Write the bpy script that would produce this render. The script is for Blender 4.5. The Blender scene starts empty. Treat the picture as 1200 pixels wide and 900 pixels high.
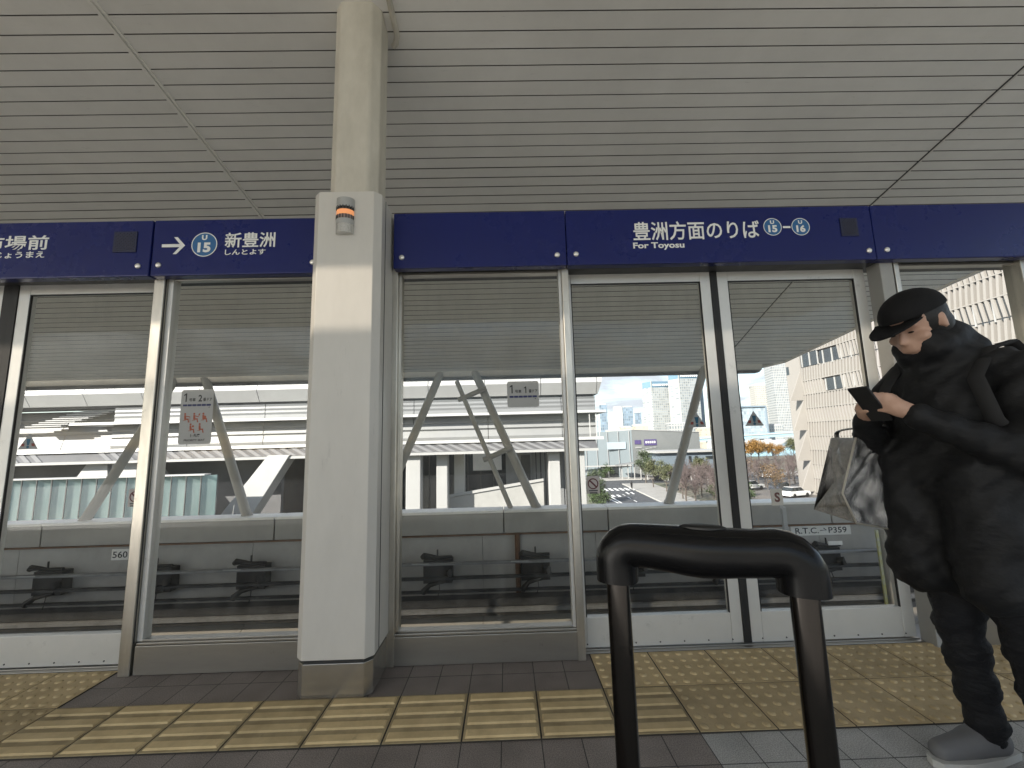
import bpy, bmesh, math, random
from mathutils import Vector, Matrix
random.seed(7)
R = math.radians
scn = bpy.context.scene
col = scn.collection

# ------------------------------------------------------------------ camera
cd = bpy.data.cameras.new('camera')
cd.sensor_width = 36.0
cd.lens = 36.0 * 485.2 / 1200.0
cd.clip_start = 0.02
cd.clip_end = 6000
cam = bpy.data.objects.new('camera', cd)
col.objects.link(cam)
ax = Vector((0.99956877, -0.01354143, -0.02605593))
ay = Vector((0.02398407, -0.13546894, 0.99049126))
az = -Vector((0.01694243, 0.99068905, 0.13508574))
m = Matrix((ax, ay, az)).transposed().to_4x4()
m.translation = (0, 0, 1.1127)
cam.matrix_world = m
scn.camera = cam

# ------------------------------------------------------------------ light
SUN_AZ, SUN_EL = R(48), R(28.2)          # sun stands behind the camera, to its left
world = bpy.data.worlds.new('World')
scn.world = world
world.use_nodes = True
wn, wl = world.node_tree.nodes, world.node_tree.links
wn.clear()
wout = wn.new('ShaderNodeOutputWorld'); bg = wn.new('ShaderNodeBackground')
sky = wn.new('ShaderNodeTexSky'); sky.sky_type = 'NISHITA'; sky.sun_disc = False
sky.sun_elevation = SUN_EL; sky.sun_rotation = R(180) + SUN_AZ
sky.dust_density = 0.6; sky.ozone_density = 1.2
tc = wn.new('ShaderNodeTexCoord'); mp = wn.new('ShaderNodeMapping')
mp.inputs['Scale'].default_value = (1.8, 1.8, 7.0)
ns = wn.new('ShaderNodeTexNoise'); ns.inputs['Scale'].default_value = 2.3
ns.inputs['Detail'].default_value = 9; ns.inputs['Roughness'].default_value = 0.62
ns.inputs['Distortion'].default_value = 0.6
rp = wn.new('ShaderNodeValToRGB')
rp.color_ramp.elements[0].position = 0.36; rp.color_ramp.elements[0].color = (0, 0, 0, 1)
rp.color_ramp.elements[1].position = 0.60; rp.color_ramp.elements[1].color = (1, 1, 1, 1)
mx = wn.new('ShaderNodeMix'); mx.data_type = 'RGBA'
mx.inputs['B'].default_value = (2.7, 2.95, 3.35, 1)
wl.new(tc.outputs['Generated'], mp.inputs['Vector']); wl.new(mp.outputs['Vector'], ns.inputs['Vector'])
wl.new(ns.outputs['Fac'], rp.inputs['Fac']); wl.new(rp.outputs['Color'], mx.inputs['Factor'])
wl.new(sky.outputs['Color'], mx.inputs['A']); wl.new(mx.outputs['Result'], bg.inputs['Color'])
bg.inputs['Strength'].default_value = 0.10
wl.new(bg.outputs['Background'], wout.inputs['Surface'])
sl = bpy.data.lights.new('sun', 'SUN'); sl.energy = 3.9; sl.angle = R(0.5); sl.color = (1.0, 0.955, 0.89)
sun = bpy.data.objects.new('sun', sl); col.objects.link(sun)
tdir = Vector((math.sin(SUN_AZ) * math.cos(SUN_EL), math.cos(SUN_AZ) * math.cos(SUN_EL), -math.sin(SUN_EL)))
sun.rotation_euler = tdir.to_track_quat('-Z', 'Y').to_euler()
sun.location = (0, -20, 30)
scn.view_settings.view_transform = 'Standard'
scn.view_settings.look = 'None'
scn.view_settings.exposure = 1.65
scn.view_settings.gamma = 1.0
scn.view_settings.use_curve_mapping = False
scn.cycles.use_denoising = True
scn.cycles.max_bounces = 10
scn.cycles.diffuse_bounces = 5
scn.cycles.transparent_max_bounces = 24
scn.cycles.caustics_reflective = False
scn.cycles.caustics_refractive = False
scn.cycles.sample_clamp_indirect = 6

# ------------------------------------------------------------------ helpers
class MB:
    def __init__(s): s.v = []; s.f = []
    def add(s, vs, fs):
        n = len(s.v); s.v += [tuple(p) for p in vs]; s.f += [tuple(i + n for i in f) for f in fs]; return s
    def box(s, x0, x1, y0, y1, z0, z1):
        return s.hexa([(x0,y0,z0),(x1,y0,z0),(x1,y1,z0),(x0,y1,z0),(x0,y0,z1),(x1,y0,z1),(x1,y1,z1),(x0,y1,z1)])
    def hexa(s, p):
        return s.add(p, [(0,3,2,1),(4,5,6,7),(0,1,5,4),(1,2,6,5),(2,3,7,6),(3,0,4,7)])
    def prism(s, pts, axis, a0, a1):
        n = len(pts)
        def P(q, a):
            return {'x': (a, q[0], q[1]), 'y': (q[0], a, q[1]), 'z': (q[0], q[1], a)}[axis]
        vs = [P(q, a0) for q in pts] + [P(q, a1) for q in pts]
        fs = [(i, (i+1) % n, n+(i+1) % n, n+i) for i in range(n)] + [tuple(range(n)), tuple(range(2*n-1, n-1, -1))]
        return s.add(vs, fs)
    def loft(s, rings, caps=True):
        n = len(rings[0]); vs = [p for r in rings for p in r]; fs = []
        for k in range(len(rings)-1):
            for i in range(n):
                j = (i+1) % n
                fs.append((k*n+i, k*n+j, (k+1)*n+j, (k+1)*n+i))
        if caps: fs += [tuple(range(n-1, -1, -1)), tuple(range((len(rings)-1)*n, len(rings)*n))]
        return s.add(vs, fs)
    def tube(s, pts, rad, n=10, caps=True, flat=(1, 1)):
        pts = [Vector(p) for p in pts]
        if not hasattr(rad, '__len__'): rad = [rad]*len(pts)
        rings = []; up = None
        for i, p in enumerate(pts):
            t = (pts[min(i+1, len(pts)-1)] - pts[max(i-1, 0)]).normalized()
            if up is None:
                up = Vector((0, 0, 1)) if abs(t.z) < 0.9 else Vector((0, 1, 0))
            a = t.cross(up).normalized(); b = a.cross(t).normalized(); up = b
            rings.append([p + rad[i]*(flat[0]*math.cos(q)*a + flat[1]*math.sin(q)*b) for q in [2*math.pi*k/n for k in range(n)]])
        return s.loft(rings, caps)
    def capsule(s, p0, p1, r0, r1, n=12):
        p0, p1 = Vector(p0), Vector(p1); d = (p1-p0)
        L = d.length; t = d/L if L > 1e-6 else Vector((0, 0, 1))
        pts, rad = [], []
        for k in range(5):
            a = math.pi/2*(k/5) + 0.12
            pts.append(p0 - t*r0*math.cos(a)); rad.append(r0*math.sin(min(a, math.pi/2)))
        pts.append(p0); rad.append(r0); pts.append(p1+t*1e-4); rad.append(r1)
        for k in range(4, -1, -1):
            a = math.pi/2*(k/5) + 0.12
            pts.append(p1 + t*(r1*math.cos(a)+1e-4)); rad.append(r1*math.sin(min(a, math.pi/2)))
        return s.tube(pts, rad, n)
    def ball(s, c, r, nu=16, nv=10):
        c = Vector(c); rx, ry, rz = r if hasattr(r, '__len__') else (r, r, r)
        rings = []
        for k in range(1, nv):
            a = math.pi*k/nv
            rings.append([(c.x+rx*math.sin(a)*math.cos(q), c.y+ry*math.sin(a)*math.sin(q), c.z-rz*math.cos(a)) for q in [2*math.pi*i/nu for i in range(nu)]])
        return s.loft(rings)
    def build(s, name, mat, parent=None, local=False, bevel=0, smooth=False, seg=2):
        me = bpy.data.meshes.new(name)
        me.from_pydata(s.v, [], s.f)
        bm = bmesh.new(); bm.from_mesh(me)
        bmesh.ops.recalc_face_normals(bm, faces=bm.faces)
        bm.to_mesh(me); bm.free()
        return link(name, me, mat, parent, local, bevel, smooth, seg)

def link(name, me, mat, parent=None, local=False, bevel=0, smooth=False, seg=2):
    o = bpy.data.objects.new(name, me); col.objects.link(o)
    me.materials.clear()
    for q in (mat if isinstance(mat, (list, tuple)) else [mat]): me.materials.append(q)
    if smooth:
        for p in me.polygons: p.use_smooth = True
        if smooth != 'all':
            try: me.set_sharp_from_angle(angle=R(40))
            except Exception: pass
    if bevel:
        b = o.modifiers.new('edge', 'BEVEL'); b.width = bevel; b.segments = seg; b.limit_method = 'ANGLE'; b.angle_limit = R(35)
    if parent:
        o.parent = parent
        if not local:
            q = Vector((0, 0, 0)); p = parent
            while p: q -= p.location; p = p.parent
            o.location = q
    return o
def tag(o, label=None, cat=None, group=None, kind=None):
    if label: o['label'] = label
    if cat: o['category'] = cat
    if group: o['group'] = group
    if kind: o['kind'] = kind
    return o
def thing(name, loc, label, cat, group=None):
    o = bpy.data.objects.new(name, None); col.objects.link(o); o.location = loc
    o.empty_display_size = 0.1
    return tag(o, label, cat, group)
def kids(o): return [c for c in bpy.data.objects if c.parent == o]
def copy_tree(o, parent=None):
    c = o.copy(); col.objects.link(c)
    if parent: c.parent = parent
    for k in kids(o): copy_tree(k, c)
    return c
def bake(o):
    dg = bpy.context.evaluated_depsgraph_get()
    me = bpy.data.meshes.new_from_object(o.evaluated_get(dg)); bpy.data.objects.remove(o)
    return me
def remeshed(mb, voxel, smooth=4):
    me = bpy.data.meshes.new('tmp'); me.from_pydata(mb.v, [], mb.f)
    bm = bmesh.new(); bm.from_mesh(me); bmesh.ops.recalc_face_normals(bm, faces=bm.faces); bm.to_mesh(me); bm.free()
    o = bpy.data.objects.new('tmp', me); col.objects.link(o)
    r = o.modifiers.new('r', 'REMESH'); r.mode = 'VOXEL'; r.voxel_size = voxel
    q = o.modifiers.new('s', 'SMOOTH'); q.factor = 0.5; q.iterations = smooth
    return bake(o)
def lettering(items, parent, mat, y, name='lettering', depth=0.0012):
    """items: (text, x0, x1, z0, z1, weight) fitted to boxes on a wall plane y, facing -Y; or callables adding shapes"""
    mb = MB()
    for it in items:
        if callable(it): it(mb); continue
        t, x0, x1, z0, z1, wgt = it
        c = bpy.data.curves.new('t', 'FONT'); c.body = t; c.offset = wgt; c.resolution_u = 3
        o = bpy.data.objects.new('t', c); col.objects.link(o)
        me = bake(o); bpy.data.curves.remove(c)
        xs = [v.co.x for v in me.vertices]; zs = [v.co.y for v in me.vertices]
        a, b, cc, d = min(xs), max(xs), min(zs), max(zs)
        vs = [(x0+(v.co.x-a)/(b-a)*(x1-x0), y, z0+(v.co.y-cc)/(d-cc)*(z1-z0)) for v in me.vertices]
        mb.add(vs, [tuple(p.vertices) for p in me.polygons]); bpy.data.meshes.remove(me)
    return mb.build(name, mat, parent)
def disc(mb, x, y, z, r, n=32):
    mb.add([(x+r*math.cos(2*math.pi*k/n), y, z+r*math.sin(2*math.pi*k/n)) for k in range(n)], [tuple(range(n))])
def ring(mb, x, y, z, r0, r1, n=36):
    vs = []
    for r in (r0, r1): vs += [(x+r*math.cos(2*math.pi*k/n), y, z+r*math.sin(2*math.pi*k/n)) for k in range(n)]
    mb.add(vs, [(k, (k+1) % n, n+(k+1) % n, n+k) for k in range(n)])
def poly(mb, pts, y): mb.add([(p[0], y, p[1]) for p in pts], [tuple(range(len(pts)))])

# ------------------------------------------------------------------ materials
def pmat(name, c, rough=0.5, metal=0.0, var=0.0, vscale=6.0, bump=0.0, bscale=60.0, spec=None, c2=None, stretch=(1, 1, 1), emit=None, coat=0, scuff=0, sscale=9.0, sstretch=(1, 1, 1), snap=0, bdist=0.004):
    mt = bpy.data.materials.new(name); mt.use_nodes = True
    n, l = mt.node_tree.nodes, mt.node_tree.links
    b = n['Principled BSDF']
    b.inputs['Base Color'].default_value = (*c, 1); b.inputs['Roughness'].default_value = rough; b.inputs['Metallic'].default_value = metal
    if spec is not None: b.inputs['Specular IOR Level'].default_value = spec
    if coat: b.inputs['Coat Weight'].default_value = coat; b.inputs['Coat Roughness'].default_value = 0.12
    t = n.new('ShaderNodeTexCoord'); mpn = n.new('ShaderNodeMapping'); mpn.inputs['Scale'].default_value = stretch
    l.new(t.outputs['Object'], mpn.inputs['Vector'])
    if var > 0 or c2:
        z = n.new('ShaderNodeTexNoise'); z.inputs['Scale'].default_value = vscale; z.inputs['Detail'].default_value = 6; z.inputs['Roughness'].default_value = 0.65
        l.new(mpn.outputs['Vector'], z.inputs['Vector'])
        r = n.new('ShaderNodeValToRGB'); r.color_ramp.elements[0].position = 0.32; r.color_ramp.elements[1].position = 0.68
        lo = c2 if c2 else tuple(q*(1-var) for q in c); hi = c if c2 else tuple(min(1, q*(1+var*0.6)) for q in c)
        r.color_ramp.elements[0].color = (*lo, 1); r.color_ramp.elements[1].color = (*hi, 1)
        l.new(z.outputs['Fac'], r.inputs['Fac']); l.new(r.outputs['Color'], b.inputs['Base Color'])
        mr = n.new('ShaderNodeMapRange'); mr.inputs['To Min'].default_value = min(1, rough*1.15); mr.inputs['To Max'].default_value = rough*0.85
        l.new(z.outputs['Fac'], mr.inputs['Value']); l.new(mr.outputs['Result'], b.inputs['Roughness'])
    def cur(): return b.inputs['Base Color'].links[0].from_socket if b.inputs['Base Color'].links else None
    def mult(fac):
        src = cur(); v = n.new('ShaderNodeVectorMath'); v.operation = 'SCALE'
        if src: l.new(src, v.inputs[0])
        else: v.inputs[0].default_value = c
        l.new(fac, v.inputs['Scale']); l.new(v.outputs[0], b.inputs['Base Color'])
    if snap:
        va = n.new('ShaderNodeVectorMath'); va.operation = 'ADD'; va.inputs[1].default_value = (0.495+15, 15-1.714, 0.05); l.new(t.outputs['Object'], va.inputs[0])
        vs_ = n.new('ShaderNodeVectorMath'); vs_.operation = 'SNAP'; vs_.inputs[1].default_value = (snap, snap, 1); l.new(va.outputs[0], vs_.inputs[0])
        wnz = n.new('ShaderNodeTexWhiteNoise'); l.new(vs_.outputs[0], wnz.inputs['Vector'])
        m3 = n.new('ShaderNodeMapRange'); m3.inputs['To Min'].default_value = 0.78; m3.inputs['To Max'].default_value = 1.10; l.new(wnz.outputs['Value'], m3.inputs['Value']); mult(m3.outputs[0])
    if scuff:
        mp2 = n.new('ShaderNodeMapping'); mp2.inputs['Scale'].default_value = sstretch; l.new(t.outputs['Object'], mp2.inputs['Vector'])
        z3 = n.new('ShaderNodeTexNoise'); z3.inputs['Scale'].default_value = sscale; z3.inputs['Detail'].default_value = 12; z3.inputs['Roughness'].default_value = 0.78; l.new(mp2.outputs['Vector'], z3.inputs['Vector'])
        m4 = n.new('ShaderNodeMapRange'); m4.inputs['From Min'].default_value = 0.60; m4.inputs['From Max'].default_value = 0.72; m4.inputs['To Min'].default_value = 1.0; m4.inputs['To Max'].default_value = 1-scuff; l.new(z3.outputs['Fac'], m4.inputs['Value']); mult(m4.outputs[0])
    if bump > 0:
        z2 = n.new('ShaderNodeTexNoise'); z2.inputs['Scale'].default_value = bscale; z2.inputs['Detail'].default_value = 4
        l.new(mpn.outputs['Vector'], z2.inputs['Vector'])
        bp = n.new('ShaderNodeBump'); bp.inputs['Strength'].default_value = bump; bp.inputs['Distance'].default_value = bdist
        l.new(z2.outputs['Fac'], bp.inputs['Height']); l.new(bp.outputs['Normal'], b.inputs['Normal'])
    if emit: b.inputs['Emission Color'].default_value = (*emit[0], 1); b.inputs['Emission Strength'].default_value = emit[1]
    return mt
def glass(name, tint=(0.965, 0.965, 0.945), refl=0.9, dirt=0.014, f0=0.012):
    mt = bpy.data.materials.new(name); mt.use_nodes = True
    n, l = mt.node_tree.nodes, mt.node_tree.links; n.clear()
    o = n.new('ShaderNodeOutputMaterial'); tr = n.new('ShaderNodeBsdfTransparent'); gl = n.new('ShaderNodeBsdfGlossy'); df = n.new('ShaderNodeBsdfDiffuse')
    tr.inputs['Color'].default_value = (*tint, 1); gl.inputs['Roughness'].default_value = 0.01; gl.inputs['Color'].default_value = (1, 1, 1, 1)
    df.inputs['Color'].default_value = (0.6, 0.6, 0.57, 1)
    fr = n.new('ShaderNodeLayerWeight'); fr.inputs['Blend'].default_value = 0.12
    mr = n.new('ShaderNodeMapRange'); mr.inputs['To Min'].default_value = f0; mr.inputs['To Max'].default_value = refl
    l.new(fr.outputs['Fresnel'], mr.inputs['Value'])
    mr.inputs['From Min'].default_value = 0.02
    m1 = n.new('ShaderNodeMixShader'); m2 = n.new('ShaderNodeMixShader')
    l.new(mr.outputs['Result'], m1.inputs['Fac']); l.new(tr.outputs[0], m1.inputs[1]); l.new(gl.outputs[0], m1.inputs[2])
    t = n.new('ShaderNodeTexCoord'); mpn = n.new('ShaderNodeMapping'); mpn.inputs['Scale'].default_value = (7, 7, 2)
    z = n.new('ShaderNodeTexNoise'); z.inputs['Scale'].default_value = 2.5; z.inputs['Detail'].default_value = 8
    l.new(t.outputs['Object'], mpn.inputs['Vector']); l.new(mpn.outputs['Vector'], z.inputs['Vector'])
    r2 = n.new('ShaderNodeMapRange'); r2.inputs['From Min'].default_value = 0.45; r2.inputs['From Max'].default_value = 0.8; r2.inputs['To Min'].default_value = dirt*0.4; r2.inputs['To Max'].default_value = dirt*3
    l.new(z.outputs['Fac'], r2.inputs['Value']); l.new(r2.outputs['Result'], m2.inputs['Fac'])
    l.new(m1.outputs[0], m2.inputs[1]); l.new(df.outputs[0], m2.inputs[2]); l.new(m2.outputs[0], o.inputs['Surface'])
    return mt
def gridmat(name, wall, win, w, h, gap_w, gap_h, rough=0.5, winrough=0.15, offset=0.0, axis='xz'):
    """facade of repeated windows: brick grid in object space, windows glossy"""
    mt = bpy.data.materials.new(name); mt.use_nodes = True
    n, l = mt.node_tree.nodes, mt.node_tree.links; b = n['Principled BSDF']
    t = n.new('ShaderNodeTexCoord'); sp = n.new('ShaderNodeSeparateXYZ'); cb = n.new('ShaderNodeCombineXYZ'); ad = n.new('ShaderNodeMath'); ad.operation = 'ADD'
    l.new(t.outputs['Object'], sp.inputs[0]); l.new(sp.outputs['X'], ad.inputs[0]); l.new(sp.outputs['Y'], ad.inputs[1])
    l.new(ad.outputs[0], cb.inputs['X']); l.new(sp.outputs['Z'], cb.inputs['Y'])
    k = n.new('ShaderNodeTexBrick'); k.offset = offset; k.squash = 1
    k.inputs['Scale'].default_value = 1; k.inputs['Brick Width'].default_value = w; k.inputs['Row Height'].default_value = h
    k.inputs['Mortar Size'].default_value = gap_w; k.inputs['Mortar Smooth'].default_value = 0.0
    k.inputs['Color1'].default_value = (*win, 1); k.inputs['Color2'].default_value = (*[min(1, q*1.7+0.02) for q in win], 1); k.inputs['Mortar'].default_value = (*wall, 1)
    l.new(cb.outputs[0], k.inputs['Vector']); l.new(k.outputs['Color'], b.inputs['Base Color'])
    mr = n.new('ShaderNodeMapRange'); mr.inputs['To Min'].default_value = winrough; mr.inputs['To Max'].default_value = rough
    l.new(k.outputs['Fac'], mr.inputs['Value']); l.new(mr.outputs['Result'], b.inputs['Roughness'])
    bp = n.new('ShaderNodeBump'); bp.inputs['Strength'].default_value = 0.6; bp.inputs['Distance'].default_value = 0.3
    l.new(k.outputs['Fac'], bp.inputs['Height']); l.new(bp.outputs['Normal'], b.inputs['Normal'])
    return mt
def tilemat(name):
    mt = bpy.data.materials.new(name); mt.use_nodes = True
    n, l = mt.node_tree.nodes, mt.node_tree.links; b = n['Principled BSDF']
    t = n.new('ShaderNodeTexCoord'); mpn = n.new('ShaderNodeMapping'); mpn.inputs['Location'].default_value = (0.495+15, 15-1.714, 0)
    l.new(t.outputs['Object'], mpn.inputs['Vector'])
    def brick(c1, c2, mo):
        k = n.new('ShaderNodeTexBrick'); k.offset = 0; k.inputs['Scale'].default_value = 1
        k.inputs['Brick Width'].default_value = 0.15; k.inputs['Row Height'].default_value = 0.15
        k.inputs['Mortar Size'].default_value = 0.0022; k.inputs['Mortar Smooth'].default_value = 0.3
        k.inputs['Color1'].default_value = (*c1, 1); k.inputs['Color2'].default_value = (*c2, 1); k.inputs['Mortar'].default_value = (*mo, 1)
        l.new(mpn.outputs['Vector'], k.inputs['Vector']); return k
    kb = brick((0.235, 0.203, 0.187), (0.285, 0.248, 0.228), (0.035, 0.033, 0.03))
    kg = brick((0.43, 0.43, 0.42), (0.50, 0.50, 0.49), (0.05, 0.05, 0.047))
    sp = n.new('ShaderNodeSeparateXYZ'); l.new(t.outputs['Object'], sp.inputs[0])
    kl = brick((0.48, 0.47, 0.45), (0.54, 0.53, 0.50), (0.2, 0.2, 0.19))  # paler tiles on the unseen rear floor, added to bounce sunlight under the roof
    g1 = n.new('ShaderNodeMath'); g1.operation = 'GREATER_THAN'; g1.inputs[1].default_value = 0.705; l.new(sp.outputs['X'], g1.inputs[0])
    mxx = n.new('ShaderNodeMix'); mxx.data_type = 'RGBA'
    l.new(g1.outputs[0], mxx.inputs['Factor']); l.new(kb.outputs['Color'], mxx.inputs['A']); l.new(kg.outputs['Color'], mxx.inputs['B'])
    g3 = n.new('ShaderNodeMath'); g3.operation = 'LESS_THAN'; g3.inputs[1].default_value = -0.536; l.new(sp.outputs['Y'], g3.inputs[0])
    mx3 = n.new('ShaderNodeMix'); mx3.data_type = 'RGBA'; l.new(g3.outputs[0], mx3.inputs['Factor']); l.new(mxx.outputs['Result'], mx3.inputs['A']); l.new(kl.outputs['Color'], mx3.inputs['B'])
    z = n.new('ShaderNodeTexNoise'); z.inputs['Scale'].default_value = 260; z.inputs['Detail'].default_value = 2; l.new(t.outputs['Object'], z.inputs['Vector'])
    z2 = n.new('ShaderNodeTexNoise'); z2.inputs['Scale'].default_value = 5; z2.inputs['Detail'].default_value = 6; l.new(t.outputs['Object'], z2.inputs['Vector'])
    mr = n.new('ShaderNodeMapRange'); mr.inputs['From Min'].default_value = 0.3; mr.inputs['From Max'].default_value = 0.7; mr.inputs['To Min'].default_value = 0.55; mr.inputs['To Max'].default_value = 1.35; l.new(z.outputs['Fac'], mr.inputs['Value'])
    mr2 = n.new('ShaderNodeMapRange'); mr2.inputs['From Min'].default_value = 0.3; mr2.inputs['From Max'].default_value = 0.7; mr2.inputs['To Min'].default_value = 0.8; mr2.inputs['To Max'].default_value = 1.12; l.new(z2.outputs['Fac'], mr2.inputs['Value'])
    mm = n.new('ShaderNodeMath'); mm.operation = 'MULTIPLY'; l.new(mr.outputs[0], mm.inputs[0]); l.new(mr2.outputs[0], mm.inputs[1])
    vm = n.new('ShaderNodeVectorMath'); vm.operation = 'SCALE'; l.new(mx3.outputs['Result'], vm.inputs[0]); l.new(mm.outputs[0], vm.inputs['Scale'])
    l.new(vm.outputs[0], b.inputs['Base Color']); b.inputs['Roughness'].default_value = 0.55
    bp = n.new('ShaderNodeBump'); bp.invert = True; bp.inputs['Strength'].default_value = 0.7; bp.inputs['Distance'].default_value = 0.003; l.new(kb.outputs['Fac'], bp.inputs['Height'])
    bp2 = n.new('ShaderNodeBump'); bp2.inputs['Strength'].default_value = 0.25; bp2.inputs['Distance'].default_value = 0.002; l.new(z.outputs['Fac'], bp2.inputs['Height'])
    l.new(bp.outputs['Normal'], bp2.inputs['Normal']); l.new(bp2.outputs['Normal'], b.inputs['Normal'])
    return mt

M = dict(
 ceil=pmat('ceiling_aluminium', (0.76, 0.742, 0.70), 0.55, 0.0, var=0.08, vscale=1.6, bump=0.05, bscale=300, scuff=.22, sscale=16, sstretch=(.5, 2.5, 1)),
 groove=pmat('ceiling_joint', (0.12, 0.112, 0.10), 0.7),
 trim=pmat('ceiling_trim', (0.66, 0.63, 0.57), 0.45, var=0.08),
 lt=pmat('pale_trim', (0.80, 0.78, 0.73), 0.4, var=0.05),
 dark=pmat('dark_gap', (0.03, 0.03, 0.03), 0.6),
 navy=pmat('navy_enamel', (0.008, 0.015, 0.115), 0.28, var=0.06, vscale=3, spec=0.3),
 white_ink=pmat('white_lettering', (0.80, 0.80, 0.78), 0.5),
 ring_blue=pmat('blue_roundel', (0.018, 0.12, 0.30), 0.4),
 black_ink=pmat('black_lettering', (0.012, 0.012, 0.014), 0.5),
 grille=pmat('grille_navy', (0.012, 0.016, 0.05), 0.6),
 bolt=pmat('polished_bolt', (0.78, 0.76, 0.72), 0.42, 0.7),
 steel=pmat('brushed_steel', (0.40, 0.38, 0.345), 0.36, 0.9, scuff=.4, sscale=8, var=0.16, vscale=5, bump=0.04, bscale=200, stretch=(0.15, 1, 1)),
 steelv=pmat('brushed_steel_post', (0.56, 0.53, 0.47), 0.33, 0.9, var=0.22, vscale=7, stretch=(2, 2, 0.4), scuff=.5, sscale=12),
 plinth=pmat('polished_plinth', (0.46, 0.43, 0.38), 0.24, 0.75, var=0.15, vscale=5, scuff=.3),
 mirror=pmat('mirror_steel', (0.62, 0.59, 0.53), 0.10, 1.0, var=0.12, vscale=4),
 alu=pmat('door_aluminium', (0.66, 0.655, 0.63), 0.42, 0.35, var=0.06, vscale=4, scuff=.25, sscale=10),
 paint=pmat('cream_cladding', (0.62, 0.595, 0.55), 0.40, var=0.08, vscale=3, bump=0.02, bscale=40, stretch=(1, 1, 0.35), scuff=.25, sscale=6, sstretch=(2, 2, .5)),
 shaft=pmat('weathered_cream', (0.66, 0.62, 0.54), 0.55, c2=(0.44, 0.41, 0.345), vscale=2.4, bump=0.03, bscale=50, stretch=(1.2, 1.2, 0.5)),
 rubber=pmat('black_rubber', (0.012, 0.012, 0.012), 0.6),
 glass=glass('screen_glass'),
 yellow=pmat('tactile_yellow', (0.74, 0.575, 0.315), 0.6, c2=(0.56, 0.43, 0.23), vscale=9, bump=0.15, bscale=150, scuff=.55, sscale=7, snap=.3),
 yellow2=pmat('tactile_yellow_worn', (0.68, 0.53, 0.30), 0.6, c2=(0.50, 0.385, 0.215), vscale=7, bump=0.15, bscale=150, scuff=.5, sscale=7, snap=.3),
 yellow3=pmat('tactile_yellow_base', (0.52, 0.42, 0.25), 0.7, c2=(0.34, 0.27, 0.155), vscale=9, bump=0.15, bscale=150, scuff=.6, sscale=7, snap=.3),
 grout=pmat('grout', (0.05, 0.046, 0.04), 0.8),
 tiles=tilemat('platform_tiles'),
 conc=pmat('guideway_concrete', (0.50, 0.48, 0.45), 0.75, var=0.18, vscale=1.6, bump=0.2, bscale=25, c2=(0.37, 0.355, 0.33)),
 concp=pmat('parapet_panel', (0.40, 0.385, 0.36), 0.6, c2=(0.32, 0.308, 0.288), vscale=1.2, bump=0.1, bscale=20),
 coping=pmat('parapet_coping', (0.88, 0.86, 0.82), 0.5, var=0.06),
 rail=pmat('rail_dark', (0.055, 0.056, 0.058), 0.5, 0.3, var=0.3, vscale=8),
 railtop=pmat('rail_steel', (0.30, 0.305, 0.31), 0.45, 0.5, var=0.25),
 ebox=pmat('black_insulator', (0.022, 0.020, 0.018), 0.6, var=0.3, vscale=15),
 rust=pmat('rusty_conduit', (0.22, 0.12, 0.07), 0.8, c2=(0.12, 0.075, 0.05), vscale=12),
 pipe=pmat('painted_strut', (0.36, 0.345, 0.315), 0.5, var=0.08, vscale=2),
 wpanel=pmat('white_facade_panel', (0.37, 0.37, 0.365), 0.5, var=0.05, vscale=0.8),
 upanel=pmat('ridged_facade', (0.235, 0.24, 0.242), 0.5, var=0.06, vscale=0.7),
 gpanel=pmat('corrugated_facade', (0.18, 0.185, 0.19), 0.5, var=0.06, vscale=0.7),
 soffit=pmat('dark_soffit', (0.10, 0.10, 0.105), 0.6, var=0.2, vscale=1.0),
 slat=pmat('grey_slat', (0.42, 0.42, 0.42), 0.5),
 teal=glass('teal_glass', (0.62, 0.80, 0.80), 0.9, 0.16, 0.10),
 dglass=pmat('dark_glazing', (0.03, 0.036, 0.04), 0.06, 0.0, var=0.2, vscale=0.7, spec=0.8),
 brown=pmat('brown_granite', (0.06, 0.04, 0.028), 0.7, c2=(0.03, 0.021, 0.015), vscale=3),
 block=pmat('grey_blockwork', (0.33, 0.33, 0.32), 0.8, var=0.12, vscale=2),
 frame=pmat('dark_window_frame', (0.06, 0.06, 0.06), 0.5),
 terrain=pmat('ground_soil', (0.17, 0.155, 0.13), 0.9, c2=(0.09, 0.10, 0.06), vscale=0.06),
 asphalt=pmat('asphalt', (0.055, 0.058, 0.065), 0.85, var=0.15, vscale=0.4),
 pave=pmat('pale_paving', (0.30, 0.29, 0.275), 0.8, var=0.1, vscale=0.5),
 mark=pmat('road_paint', (0.78, 0.78, 0.76), 0.7, var=0.08, vscale=1),
 kerb=pmat('kerb_stone', (0.42, 0.41, 0.39), 0.8),
)
def board(y): return None

# ------------------------------------------------------------------ structure: floor, ground
fl = MB(); fl.box(-32, 9.5, -9.6, 2.318, -0.25, 0)
tag(fl.build('platform_floor', M['tiles']), kind='structure')
tb = MB(); tb.box(-32, 9.5, -9.6, 2.44, -1.6, -0.255)
tag(tb.build('platform_slab_floor', M['conc']), kind='structure')
X0 = -0.495
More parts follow.
